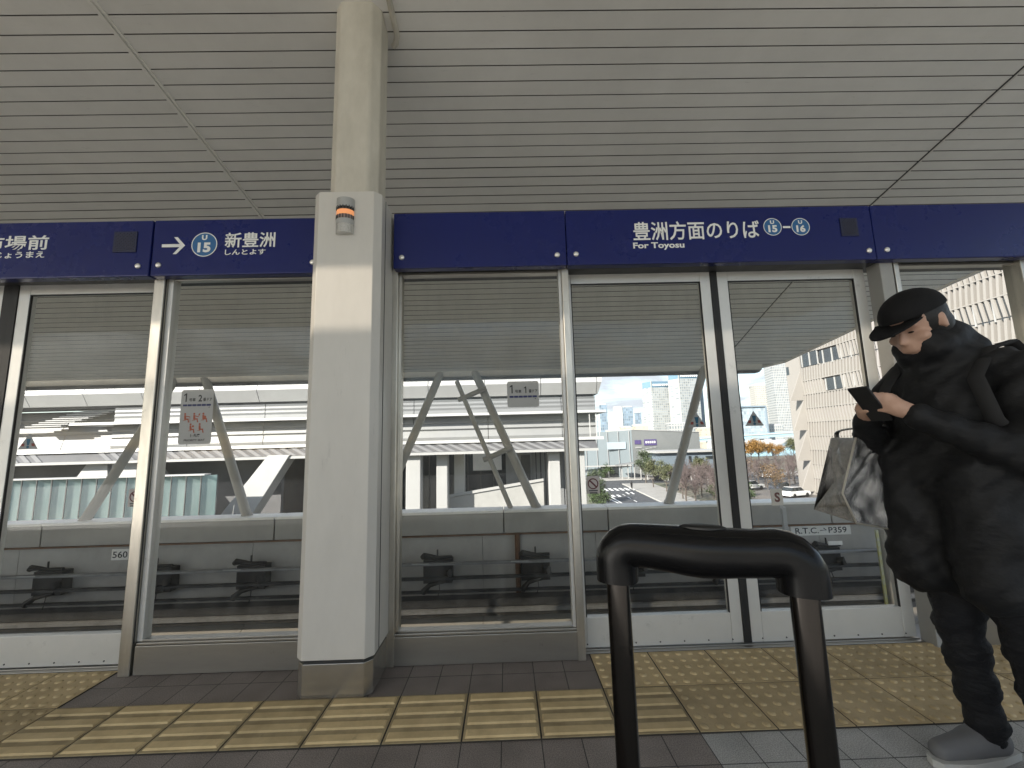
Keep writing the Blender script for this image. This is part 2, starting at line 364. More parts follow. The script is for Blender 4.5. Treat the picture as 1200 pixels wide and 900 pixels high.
# raised tactile tiles: each a bevelled slab; bars or blisters on top, all one paving surface
bars, dots, gr, base_ = MB(), MB(), MB(), MB()
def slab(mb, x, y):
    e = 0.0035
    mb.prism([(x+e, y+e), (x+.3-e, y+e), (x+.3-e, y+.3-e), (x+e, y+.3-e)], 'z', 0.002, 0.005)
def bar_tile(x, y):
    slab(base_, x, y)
    for k in range(4):
        yc = y + 0.0375 + 0.075*k
        a, b = 0.0235, 0.0180
        x0, x1 = x+.012, x+.288
        p = [(x0,yc-a,.005),(x1,yc-a,.005),(x1,yc+a,.005),(x0,yc+a,.005),(x0+.006,yc-b,.0105),(x1-.006,yc-b,.0105),(x1-.006,yc+b,.0105),(x0+.006,yc+b,.0105)]
        bars.hexa(p)
def dot_tile(x, y):
    slab(dots, x, y)
    for i in range(5):
        for j in range(5):
            cx, cy = x+.03+.06*i, y+.03+.06*j
            rs = []
            for r, z in ((.0165, .005), (.0138, .0085), (.0105, .0100), (.004, .0106)):
                rs.append([(cx+r*math.cos(q), cy+r*math.sin(q), z) for q in [2*math.pi*k/10 for k in range(10)]])
            dots.loft(rs)
for k in range(-22, 22):
    x = X0 + .3*k
    if -5 <= k < 4: bar_tile(x, 1.714)
    else: dot_tile(x, 1.714)
    if k < -5 or k >= 3: dot_tile(x, 2.014)
gr.box(X0-.3*22, X0+.3*22, 1.714, 2.014, -0.01, 0.0025)
gr.box(X0+.3*3, X0+.3*22, 2.0145, 2.317, -0.01, 0.0025)
gr.box(X0-.3*22, X0-.3*5, 2.0145, 2.317, -0.01, 0.0025)
tag(bars.build('tactile_bar_pavement', M['yellow']), kind='structure')
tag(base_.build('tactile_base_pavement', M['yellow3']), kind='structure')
tag(dots.build('tactile_blister_pavement', M['yellow2'], smooth=True), kind='structure')
tag(gr.build('pavement_grout', M['grout']), kind='structure')
gw = MB(); gw.prism([(2.44, -1.6), (2.44, -1.33), (3.0, -1.35), (5.62, -1.35), (5.98, -1.30), (6.25, -1.6)], 'x', -34, 14)
tag(gw.build('guideway_floor', M['conc']), kind='structure')
gd = MB(); gd.add([(-2500, -400, -8.02), (2500, -400, -8.02), (2500, 4500, -8.02), (-2500, 4500, -8.02)], [(0, 1, 2, 3)])
tag(gd.build('ground', M['terrain']), kind='structure')

# ------------------------------------------------------------------ canopy
PROF = [(-7.4, 4.62), (-3.0, 4.62), (1.0, 3.79), (2.425, 3.516), (2.999, 3.397), (3.641, 3.260), (4.762, 2.959), (5.308, 2.767), (6.143, 2.459), (6.819, 2.210)]
def prof_z(y):
    for (a, b), (c, d) in zip(PROF, PROF[1:]):
        if a <= y <= c: return b + (d-b)*(y-a)/(c-a)
    return PROF[0][1] if y < PROF[0][0] else PROF[-1][1]
def walk(y0, y1, step):
    out = [y0]; y = y0
    while y < y1:
        s = (prof_z(y+.01)-prof_z(y))/.01
        y += step/math.hypot(1, s); out.append(min(y, y1))
    return out
EDGE = (((4.27, 6.82), (4.60, 6.65)), ((4.60, 6.65), (5.77, 4.60)), ((5.77, 4.60), (8.65, -.82)))
SKY0, SKY1 = -1.596, -0.657
canopy = thing('platform_canopy', (-8, -1, 3.5), 'long curved station canopy lined with narrow beige metal boards above the platform', 'canopy')
def soffit(y0, y1, nm):
    ys = walk(y0, y1, 0.1); low, top = [], []
    for a, b in zip(ys, ys[1:]):
        g = 0.0034 if a < 3 else (0.0050 if b-a > .05 else .003)
        for y, d in ((a, .05), (a+g-.0005, .05), (a+g, 0), (b-g, 0), (b-g+.0005, .05)):
            low.append((y, prof_z(y)+d))
    low.append((ys[-1], prof_z(ys[-1])))
    mb = MB(); n = len(low)
    x0, x1 = -30, 9.0
    vs = [(x0, y, z) for y, z in low] + [(x1, y, z) for y, z in low]
    mb.add(vs, [(i, i+1, n+i+1, n+i) for i in range(n-1)])
    me = bpy.data.meshes.new(nm); me.from_pydata(mb.v, [], mb.f)
    bm = bmesh.new(); bm.from_mesh(me)
    for a, b in (EDGE):
        d = Vector((b[0]-a[0], b[1]-a[1], 0)); nr = Vector((-d.y, d.x, 0))     # towards +X
        if nr.x < 0: nr = -nr
        bmesh.ops.bisect_plane(bm, geom=bm.verts[:]+bm.edges[:]+bm.faces[:], plane_co=Vector((a[0], a[1], 0)), plane_no=nr, clear_outer=True)
    bm.to_mesh(me); bm.free()
    o = link(nm, me, [M['ceil'], M['groove']], canopy)
    for p in me.polygons:
        if p.normal.z > -.5 or sum(prof_z(me.vertices[i].co.y) - me.vertices[i].co.z for i in p.vertices)/len(p.vertices) < -.02: p.material_index = 1
    return o
soffit(SKY1, 6.7, 'soffit'); soffit(-7.4, SKY0, 'soffit')
# roof deck above the soffit, outlined like it
def roofpoly(y0, y1, mb):
    xe = lambda y: 9.0 if y < -.82 else (5.77+(4.60-y)/5.42*2.88 if y < 4.60 else (4.60+(6.65-y)/2.05*1.17 if y < 6.65 else 4.60-(y-6.65)/.17*.33))
    ys = sorted(set([y0, y1] + [q for q in (-3.0, -.8, 1.0, 2.425, 3.641, 4.60, 5.308, 6.143, 6.65) if y0 < q < y1]))
    rg = [[(-30, y, prof_z(y)+.06), (xe(y)+.02, y, prof_z(y)+.06), (xe(y)+.02, y, prof_z(y)+.24), (-30, y, prof_z(y)+.24)] for y in ys]
    mb.loft(rg)
rd = MB(); roofpoly(SKY1+.001, 6.8, rd); roofpoly(-7.4, SKY0-.001, rd)
rd.build('roof_deck', M['trim'], canopy)
ev = MB()
ev.prism([(6.69, 2.262), (6.72, 2.175), (6.79, 2.142), (6.87, 2.147), (6.91, 2.21), (6.91, 2.48), (6.81, 2.49), (6.69, 2.36)], 'x', -30, 4.27)
ev.build('eave_gutter', pmat('gutter_metal', (0.50, 0.47, 0.42), 0.4, 0.3, var=0.1), canopy, smooth=True)
et = MB(); et.box(-30, 4.22, 6.73, 6.85, 2.127, 2.141); et.build('drip_edge', M['frame'], canopy)
en = MB()
for a, b in (EDGE):
    n = 8
    for k in range(n):
        p = [Vector((a[0]+(b[0]-a[0])*t, a[1]+(b[1]-a[1])*t, 0)) for t in (k/n, (k+1)/n)]
        q = [Vector((v.x, v.y, prof_z(v.y))) for v in p]; d = (q[1]-q[0]); nn = Vector((-d.y, d.x, 0)).normalized()
        if nn.x < 0: nn = -nn
        en.hexa([q[0]-Vector((0,0,.012))-.03*nn, q[0]-Vector((0,0,.012))+.03*nn, q[1]-Vector((0,0,.012))+.03*nn, q[1]-Vector((0,0,.012))-.03*nn,
                 q[0]+Vector((0,0,.25))-.0*nn+.005*nn, q[0]+Vector((0,0,.25))+.03*nn, q[1]+Vector((0,0,.25))+.03*nn, q[1]+Vector((0,0,.25))+.005*nn])
en.build('edge_flashing', M['trim'], canopy)
def seam(x, w, off, mat, y1=6.65):
    mb = MB(); ys = [SKY1+.02] + [p[0] for p in PROF if SKY1+.02 < p[0] < y1] + [y1]
    rg = [[(x-w, y, prof_z(y)-off), (x+w, y, prof_z(y)-off), (x+w, y, prof_z(y)+.02), (x-w, y, prof_z(y)+.02)] for y in ys]
    mb.loft(rg); mb.build('joint_trim', mat, canopy)
seam(-2.25, .010, .014, M['lt']); seam(-2.224, .007, .009, M['lt'])
seam(3.54, .0055, .004, M['dark']); seam(3.555, .007, .004, M['trim'])
seam(-7.8, .009, .008, M['lt'])
tint = bpy.data.materials.new('tinted_skylight'); tint.use_nodes = True
_n = tint.node_tree.nodes; _n.clear(); _o = _n.new('ShaderNodeOutputMaterial'); _t = _n.new('ShaderNodeBsdfTransparent'); _t.inputs['Color'].default_value = (0.45, 0.43, 0.40, 1)
tint.node_tree.links.new(_t.outputs[0], _o.inputs['Surface'])
sk = MB(); sk.hexa([(-30, SKY0, prof_z(SKY0)+.2), (7.9, SKY0, prof_z(SKY0)+.2), (7.9, SKY1, prof_z(SKY1)+.2), (-30, SKY1, prof_z(SKY1)+.2),
  (-30, SKY0, prof_z(SKY0)+.21), (7.9, SKY0, prof_z(SKY0)+.21), (7.9, SKY1, prof_z(SKY1)+.21), (-30, SKY1, prof_z(SKY1)+.21)])
sk.build('skylight', tint, canopy)
for p in ((-0.72, 4.10), (-0.70, 4.42)):  # glowing discs added to imitate one lamp's doubled reflection in the glass
    mb = MB(); mb.tube([(p[0], p[1], prof_z(p[1])-.012), (p[0], p[1], prof_z(p[1])+.02)], .028, 14)
    mb.build('lamp_reflection', pmat('lamp_reflection_glow', (0.9, 0.88, 0.8), 0.5, emit=((1, .95, .85), 2.5)), canopy)

# ------------------------------------------------------------------ column
colm = thing('station_column', (-0.79, 2.15, 0), 'cream steel station column with chamfered cladding and mirrored plinth in front of the screens', 'column')
def octo(x0, x1, y0, y1, c):
    return [(x0+c, y0), (x1-c, y0), (x1, y0+c), (x1, y1), (x0, y1), (x0, y0+c)]
mb = MB(); mb.prism(octo(-.966, -.628, 2.011, 2.315, .033), 'z', 0.002, 0.146); mb.build('plinth', M['plinth'], colm, bevel=.002)
mb = MB(); mb.prism(octo(-.961, -.633, 2.016, 2.31, .031), 'z', 0.146, 0.163); mb.build('plinth_trim', M['dark'], colm)
mb = MB(); mb.prism(octo(-.972, -.622, 2.005, 2.32, .034), 'z', 0.163, 2.415); mb.build('lower_cladding', M['paint'], colm, bevel=.003)
mb = MB(); mb.box(-.6215, -.6195, 2.095, 2.099, .165, 2.41); mb.build('cladding_joint', M['dark'], colm)
mb = MB(); mb.prism(octo(-.915, -.655, 2.035, 2.21, .045), 'z', 2.415, 3.8); mb.build('shaft', M['shaft'], colm, bevel=.012, seg=3)
mb = MB(); rr = []
for r, dz in ((.0, -.004), (.03, -.02), (.045, .01)):
    pass
z0 = prof_z(2.13)
pts = [(-.60, y, prof_z(y)-.008) for y in (1.94, 2.02, 2.08, 2.14, 2.20)] + [(-.62, 2.245, prof_z(2.245)-.006), (-.64, 2.262, prof_z(2.26)-.006)]
mb.tube(pts, .017, 8); mb.build('collar', M['shaft'], colm, smooth=True)
lamp = thing('signal_lamp', (-.80, 1.99, 2.27), 'small grey signal lamp with an amber lit band on the cream column', 'lamp')
def halfround(z0, z1, r, nm, mat, **k):
    p = [(-.80+r*math.cos(a), 2.004-.75*r*math.sin(a)) for a in [math.pi*i/14 for i in range(15)]]
    q = MB(); q.prism(p, 'z', z0, z1); return q.build(nm, mat, lamp, smooth=True, **k)
lg = pmat('lamp_grey', (0.42, 0.42, 0.41), 0.4, 0.3)
halfround(2.318, 2.366, .045, 'cap', lg); halfround(2.178, 2.225, .045, 'base', pmat('lamp_silver', (.62, .62, .60), .25, .8)); halfround(2.225, 2.252, .046, 'body', lg)
halfround(2.252, 2.282, .042, 'louvre', pmat('lamp_louvre', (0.30, 0.22, 0.20), 0.5)); halfround(2.300, 2.318, .042, 'louvre', M['ebox'])
halfround(2.276, 2.302, .044, 'lens', pmat('amber_lens', (0.70, 0.32, 0.14), 0.25, emit=((1, .36, .14), 0.16)))
for zz in (2.254, 2.303):
    mb = MB()
    for k in range(9):
        a = math.pi*(k+.5)/9
        cx, cy = -.80+.0445*math.cos(a), 2.004-.75*.0445*math.sin(a)
        mb.box(cx-.002, cx+.002, cy-.002, cy+.002, zz, zz+.02)
    mb.build('cooling_fin', M['frame'], lamp)

# ------------------------------------------------------------------ header signs
def bolt(parent, x, z, y=2.2):
    q = MB(); q.tube([(x, y+.002, z), (x, y-.006, z), (x, y-.010, z), (x, y-.012, z)], [.0145, .0145, .011, .004], 14); q.build('bolt', M['bolt'], parent, smooth=True)
def sign(x0, x1, z0, z1, label, bolts, cat='sign'):
    s = thing('header_sign', ((x0+x1)/2, 2.23, z0), label, cat)
    q = MB(); q.box(x0, x1, 2.2, 2.258, z0, z1); q.build('sign_panel', M['navy'], s, bevel=.006)
    for b in bolts: bolt(s, *b)
    return s
def grille(s, x0, x1, z0, z1):
    q = MB(); q.box(x0, x1, 2.194, 2.2, z0, z1); f = q.build('speaker_grille', M['grille'], s, bevel=.003)
    q = MB()
    for i in range(11):
        for j in range(11):
            cx, cz = x0+.014+(x1-x0-.028)*i/10, z0+.012+(z1-z0-.024)*j/10
            if (i+j) % 2 == 0: q.tube([(cx, 2.195, cz), (cx, 2.1925, cz)], .0035, 6)
    q.build('perforation', M['ebox'], f)
s1 = sign(-3.9, -1.946, 2.060, 2.386, 'navy station sign panel with three large white characters and a speaker grille', [(-2.004, 2.117), (-3.85, 2.117)])
grille(s1, -2.15, -2.022, 2.198, 2.320)
lettering([('市場前', -2.862, -2.505, 2.222, 2.309, .018), ('しじょうまえ', -2.845, -2.519, 2.176, 2.214, .022)], s1, M['white_ink'], 2.1985)
s2 = sign(-1.937, -0.99, 2.060, 2.386, 'navy station sign panel with white arrow and a blue roundel numbered 15', [(-1.893, 2.12), (-1.05, 2.12)])
def arrow(mb):
    z = 2.233
    poly(mb, [(-1.885, z-.009), (-1.782, z-.009), (-1.782, z+.009), (-1.885, z+.009)], 2.1985)
    poly(mb, [(-1.822, z+.05), (-1.802, z+.05), (-1.757, z), (-1.78, z)], 2.1984)
    poly(mb, [(-1.822, z-.05), (-1.78, z), (-1.757, z), (-1.802, z-.05)], 2.1983)
lettering([arrow, lambda m_: ring(m_, -1.652, 2.1982, 2.236, .066, .071), ('U', -1.668, -1.638, 2.262, 2.292, .05), ('15', -1.688, -1.616, 2.190, 2.248, .045),
           ('新豊洲', -1.540, -1.262, 2.214, 2.304, .016), ('しんとよす', -1.536, -1.312, 2.172, 2.204, .022)], s2, M['white_ink'], 2.1978)
q = MB(); disc(q, -1.652, 2.1988, 2.236, .070); q.build('roundel', M['ring_blue'], s2)
s3 = sign(-0.606, 0.3625, 2.076, 2.403, 'blank navy sign panel between the cream column and the lettered sign', [(-.558, 2.138), (.310, 2.136)])
s4 = sign(0.366, 2.124, 2.076, 2.403, 'navy station sign panel with two blue roundels numbered 15 and 16 and a speaker grille', [(.416, 2.139), (2.083, 2.127)])
grille(s4, 1.938, 2.038, 2.216, 2.326)
lettering([('豊洲方面のりば', .746, 1.470, 2.212, 2.325, .014), ('For Toyosu', .741, 1.032, 2.155, 2.201, .03),
           lambda m_: ring(m_, 1.547, 2.1982, 2.281, .0485, .0525), lambda m_: ring(m_, 1.709, 2.1982, 2.279, .0485, .0525),
           ('U', 1.535, 1.559, 2.298, 2.320, .05), ('15', 1.521, 1.573, 2.248, 2.291, .045), ('U', 1.697, 1.721, 2.296, 2.318, .05), ('16', 1.683, 1.735, 2.246, 2.289, .045),
           lambda m_: poly(m_, [(1.606, 2.272), (1.650, 2.272), (1.650, 2.284), (1.606, 2.284)], 2.198)], s4, M['white_ink'], 2.1978)
q = MB(); disc(q, 1.547, 2.1988, 2.281, .052); q.build('roundel', M['ring_blue'], s4)
q = MB(); disc(q, 1.709, 2.1988, 2.279, .052); q.build('roundel', M['ring_blue'], s4)
s5 = sign(2.1275, 4.6, 2.076, 2.403, 'blank navy sign panel above the standing person', [(2.187, 2.13), (4.5, 2.13)])
hd = thing('screen_header', (0, 2.34, 2.1), 'dark steel header beam carrying the navy signs over the platform screens', 'beam')
q = MB(); q.box(-6, 4.7, 2.2605, 2.44, 2.11, 2.37); q.build('beam', M['steel'], hd)
q = MB(); q.box(-6, 4.7, 2.275, 2.42, 2.085, 2.108); q.build('door_track', M['rail'], hd)

# ------------------------------------------------------------------ platform screens
def one(mb, x0, x1, z0, z1, y):
    t = (x1-x0)*.42; h = z1-z0
    poly(mb, [(x1-t, z0), (x1, z0), (x1, z1), (x1-t*.8, z1), (x0, z1-h*.17), (x0, z1-h*.31), (x1-t, z1-h*.21)], y)
def placard(parent, x0, x1, z0, z1, y, car, door, seat=False):
    p = MB(); c = .012; n = 5; pts = []
    for cx, cz, a0 in ((x1-c, z1-c, 0), (x0+c, z1-c, 90), (x0+c, z0+c, 180), (x1-c, z0+c, 270)):
        for k in range(n): a = R(a0+90*k/(n-1)); pts.append((cx+c*math.cos(a), cz+c*math.sin(a)))
    p.prism(pts, 'y', y-.002, y)
    pl = p.build('placard', pmat('placard_grey', (0.34, 0.34, 0.33), 0.5), parent)
    w = x1-x0; zt = z1
    yy = y-.003
    its = [lambda m_: one(m_, x0+.085*w, x0+.175*w, zt-.067, zt-.020, yy), ('号車', x0+.25*w, x0+.45*w, zt-.066, zt-.047, .02), (lambda m_: one(m_, x0+.535*w, x0+.605*w, zt-.067, zt-.030, yy)) if door == '1' else (door, x0+.535*w, x0+.65*w, zt-.067, zt-.030, .02), ('番ドア', x0+.68*w, x0+.96*w, zt-.066, zt-.046, .02),
           lambda m_: poly(m_, [(x0+.865*w, zt-.1015), (x0+.905*w, zt-.1015), (x0+.885*w, zt-.095)], yy)]
    if seat: its += [('優先席', x0+.36*w, x0+.66*w, z0+.038, z0+.056, .02), ('PRIORITY SEAT', x0+.18*w, x0+.82*w, z0+.016, z0+.027, .02)]
    lettering(its, pl, M['black_ink'], yy)
    q = MB()
    for k in range(6):
        a = x0+w*(.07+.145*k); poly(q, [(a, zt-.092), (a+w*.13, zt-.092), (a+w*(.145 if k == 5 else .13), zt-.0865), (a+w*.13, zt-.081), (a, zt-.081)], yy)
    q.build('car_diagram', pmat('diagram_navy', (0.01, 0.015, 0.09), 0.5), pl)
    if seat:
        q = MB()
        def fig(cx, cz, kind):
            disc(q, cx-.012, yy-.0000, cz+.021, .0055, 12)
            poly(q, [(cx-.017, cz+.014), (cx-.008, cz+.015), (cx-.004, cz-.004), (cx-.016, cz-.004)], yy)
            poly(q, [(cx-.016, cz-.0041), (cx+.009, cz-.0041), (cx+.009, cz-.011), (cx-.014, cz-.012)], yy-.0002)
            poly(q, [(cx+.003, cz-.0111), (cx+.009, cz-.0111), (cx+.013, cz-.026), (cx+.006, cz-.026)], yy-.0001)
            poly(q, [(cx-.022, cz-.013), (cx-.006, cz-.013), (cx-.006, cz-.0155), (cx-.022, cz-.0155)], yy-.0003)
            if kind in (0, 1): poly(q, [(cx-.007, cz+.012), (cx+.014, cz+.006), (cx+.013, cz+.002), (cx-.007, cz+.007)], yy-.0004)
            if kind == 0: poly(q, [(cx+.014, cz+.008), (cx+.016, cz+.008), (cx+.018, cz-.026), (cx+.016, cz-.026)], yy-.0005)
            if kind == 1: poly(q, [(cx+.012, cz+.02), (cx+.021, cz+.024), (cx+.018, cz+.012), (cx+.012, cz+.008)], yy-.0005)
            if kind == 2: disc(q, cx-.003, yy-.0005, cz+.002, .008, 12)
            if kind == 3: disc(q, cx+.002, yy-.0005, cz+.010, .006, 12)
        for i in range(3): fig(x0+w*(.23+.28*i), z1-.155, i)
        for i in range(2): fig(x0+w*(.42+.28*i), z1-.212, 3 if i == 0 else 4)
        q.build('seat_pictogram', pmat('pictogram_orange', (0.30, 0.065, 0.025), 0.5), pl)
    return pl
def fixed_screen(xl, xr, gl, gr_, label, loc_y=2.26):
    s = thing('fixed_screen', ((xl+xr)/2, 2.3, 0), label, 'screen')
    q = MB(); q.box(gl-.02, gr_+.02, 2.262, 2.34, 0.002, .138); q.build('base_panel', M['steel'], s, bevel=.002)
    for ya, za, zb in ((2.268, .139, .150), (2.282, .1505, .160), (2.285, 2.066, 2.084)): q = MB(); q.box(gl-.02, gr_+.02, ya, 2.33, za, zb); q.build('glazing_rail', M['steel'], s, bevel=.002)
    q = MB(); q.box(gl-.012, gr_+.012, 2.300, 2.308, .156, 2.07); g = q.build('glass_pane', M['glass'], s)
    return s, g
def post(s, x0, x1, y0=2.255, y1=2.345, z1=2.105, name='post', mat='steelv'):
    q = MB(); q.box(x0, x1, y0, y1, 0.0, z1); return q.build(name, M[mat], s, bevel=.004)
f1, g1 = fixed_screen(-1.958, -.93, -1.868, -.97, 'steel framed glass screen with the priority seat placard, beside the cream column')
post(f1, -1.958, -1.899); q = MB(); q.box(-1.898, -1.868, 2.280, 2.335, .152, 2.09); q.build('glazing_bead', M['alu'], f1, bevel=.003)
q = MB(); q.box(-1.9005, -1.8975, 2.262, 2.27, .15, 2.09); q.build('shadow_joint', M['dark'], f1)
placard(f1, -1.785, -1.609, 1.138, 1.437, 2.2985, '1', '2', True)
f2, g2 = fixed_screen(-.642, .376, -.577, .336, 'steel framed glass screen with a small grey door number placard, beside the cream column')
post(f2, -.642, -.592); q = MB(); q.box(-.591, -.576, 2.282, 2.335, .152, 2.09); q.build('glazing_bead', M['steelv'], f2)
post(f2, .338, .378); q = MB(); q.box(.322, .337, 2.278, 2.335, .152, 2.09); q.build('glazing_bead', M['alu'], f2)
placard(f2, .011, .188, 1.295, 1.440, 2.2985, '1', '1')
f3, g3 = fixed_screen(2.19, 4.6, 2.30, 4.5, 'steel framed glass screen behind the standing person')
post(f3, 2.186, 2.262, mat='block'); post(f3, 2.27, 2.30)
post(f3, 3.02, 3.10)
def door(x0, x1, g0, g1_, label, rub):
    d = thing('sliding_door', ((x0+x1)/2, 2.38, 0.01), label, 'door')
    z0, z1, a, b = .012, 2.098, .164, 2.028
    for a_1, b_1 in ((x0, g0), (g1_, x1)): q = MB(); q.box(a_1, b_1, 2.36, 2.40, z0, z1); q.build('stile', M['alu'], d, bevel=.003)
    for a_1, b_1 in ((z0, a), (b, z1)): q = MB(); q.box(g0+.0005, g1_-.0005, 2.361, 2.399, a_1, b_1); q.build('rail', M['alu'], d, bevel=.002)
    q = MB(); q.box(g0-.004, g1_+.004, 2.378, 2.386, a-.004, b+.004); g = q.build('glass_pane', M['glass'], d)
    q = MB()
    for xa in (g0, g1_-.005): q.box(xa, xa+.005, 2.3605, 2.372, a, b)
    q.box(g0, g1_, 2.3605, 2.372, b-.006, b); q.build('gasket', M['rubber'], d)
    q = MB(); q.box(*rub, 2.355, 2.41, z0, z1); q.build('rubber_edge', M['rubber'], d)
    q = MB()
    for k in range(7):
        xx = x0+.06+(x1-x0-.12)*k/6; q.tube([(xx, 2.361, .03), (xx, 2.3585, .03)], .004, 8)
    q.build('rivet', M['rail'], d)
    return d, g
def triangle(g, x, z):
    q = MB(); w = .054
    q.prism([(x-w, z-.04), (x+w, z-.04), (x, z+.046)], 'y', 2.3745, 2.3765); t = q.build('warning_sticker', pmat('sticker_grey', (.30, .31, .31), .6), g)
    q = MB(); poly(q, [(x-.012, z+.018), (x+.012, z+.018), (x+.006, z-.018), (x-.006, z-.018)], 2.374); disc(q, x, 2.374, z-.028, .008, 14); q.build('exclamation_mark', pmat('sticker_teal', (.01, .09, .16), .6), t)
    q = MB()
    for sx in (-1, 1): poly(q, [(x+sx*.030-.009, z-.024), (x+sx*.030+.009, z-.024), (x+sx*.026+.007, z-.008), (x+sx*.026-.008, z-.008)], 2.374)
    q.build('hand_mark', pmat('sticker_red', (.20, .04, .03), .6), t)
def nosmoke(g, x0, x1, z0, z1):
    q = MB(); q.box(x0, x1, 2.3745, 2.3765, z0, z1); t = q.build('prohibition_sticker', pmat('sticker_pale', (.50, .46, .44), .6), g)
    cx, cz, r = (x0+x1)/2, z1-.042, .030
    q = MB(); ring(q, cx, 2.374, cz, r*.8, r); s_ = r*.66
    poly(q, [(cx-s_-.003, cz+s_-.003), (cx-s_+.003, cz+s_+.003), (cx+s_+.003, cz-s_+.003), (cx+s_-.003, cz-s_-.003)], 2.3738); q.build('prohibition_ring', pmat('sticker_maroon', (.10, .015, .02), .6), t)
    q = MB()
    for i, w_ in enumerate((.05, .044)): poly(q, [(cx-w_/2, z0+.020-i*.012), (cx+w_/2, z0+.020-i*.012), (cx+w_/2, z0+.013-i*.012), (cx-w_/2, z0+.013-i*.012)], 2.3739)
    q.build('caption', M['frame'], t)
d1, dg1 = door(.345, 1.244, .405, 1.183, 'closed aluminium glass sliding door showing the two white towers, with a prohibition sticker', (1.2445, 1.262))
triangle(d1, 1.098, 1.200); nosmoke(d1, .445, .517, .806, .902)
d2, dg2 = door(1.285, 2.184, 1.350, 2.118, 'closed aluminium glass sliding door showing orange trees, next to the standing person', (1.2625, 1.2845))
triangle(d2, 1.432, 1.200)
d3, dg3 = door(-2.82, -1.935, -2.755, -2.0, 'closed aluminium glass sliding door below the speaker grille, the 560 plate seen through it', (-2.86, -2.8205))
triangle(d3, -2.672, 1.175); nosmoke(d3, -2.090, -2.018, .806, .902)
d4, dg4 = door(-3.85, -2.905, -3.79, -2.97, 'aluminium sliding door leaf cut off by the left edge of the photo', (-2.9045, -2.8605))
for x0, x1, w in ((.38, 2.185, 'right'), (-3.9, -1.96, 'left')):
    q = MB(); q.box(x0, x1, 2.3205, 2.43, -.05, .006); q.box(x0, x1, 2.345, 2.352, .006, .010)
    tag(q.build('door_sill', M['steel'], bevel=.002), 'worn grey metal sill under the closed sliding doors by the ' + ('suitcase' if w == 'right' else 'left edge'), 'sill')

# ------------------------------------------------------------------ guideway
pw = thing('parapet_wall', (0, 5.95, -1.35), 'grey concrete guideway parapet with white coping seen through the glass screens', 'wall')
J = [-30, -25.0, -21.9, -18.8, -15.7, -12.56, -9.43, -6.31, -3.19, -.063, 1.38, 4.5, 7.6, 10.7, 13.5]
q, cp = MB(), MB()
for a, b in zip(J, J[1:]):
    q.box(a+.009, b-.009, 5.90, 6.0, -.142, .128); cp.box(a+.006, b-.006, 5.885, 6.22, .128, .163)
q.build('upper_panel', M['concp'], pw, bevel=.004); cp.build('coping', M['coping'], pw, bevel=.006)
q = MB(); q.box(-30, 13.5, 6.001, 6.2, -1.6, .126); q.build('core', M['dark'], pw)
q = MB()
prof = [(5.93, -.150), (5.93, -.98), (5.915, -1.06), (5.87, -1.14), (5.80, -1.21), (5.70, -1.27), (5.60, -1.31), (5.60, -1.345), (5.999, -1.345), (5.999, -.150)]
JL = [-30 + 1.56*k for k in range(29)]
for a, b in zip(JL, JL[1:]): q.prism(prof, 'x', a+.003, b-.003)
q.build('lower_wall', M['conc'], pw)
q = MB(); q.box(-30, 13.5, 5.87, 5.93, -.162, -.146); q.build('ledge', M['rust'], pw)
q = MB(); q.tube([(.118, 5.90, -.165), (.118, 5.90, -1.10)], .035, 10); tag(q.build('conduit', M['rust'], smooth=True), 'rusty brown vertical conduit on the parapet behind the power rails', 'conduit')
for zc, h, d, label, mat in ((-.475, .017, 5.74, 'upper thin dark power rail along the parapet, topmost of the rails', 'railtop'), (-.655, .017, 5.74, 'middle thin dark power rail along the parapet, between two others', 'rail'), (-.815, .014, 5.72, 'lower thin dark power rail along the parapet, above the thick beam', 'rail')):
    q = MB(); q.prism([(d-.02, zc-h), (d+.03, zc-h), (d+.03, zc+h), (d-.005, zc+h), (d-.02, zc+h*.4)], 'x', -30, 13)
    tag(q.build('power_rail', M[mat]), label, 'rail', 'power rails along the parapet')
gbm = thing('guide_beam', (0, 5.7, -1.0), 'thick dark guide beam running along the foot of the parapet', 'beam')
q = MB(); q.box(-30, 13, 5.62, 5.80, -.975, -.885); q.build('beam', M['rail'], gbm)
q = MB(); q.prism([(5.58, -1.035), (5.84, -1.035), (5.84, -1.01), (5.62, -.985), (5.58, -.995)], 'x', -30, 13); q.build('flange', M['railtop'], gbm)
q = MB(); q.box(-30, 13, 5.61, 5.66, -1.085, -1.037)
q.build('lip', M['rail'], gbm)
for a in [-28+2.54*k for k in range(17)]:
    pass
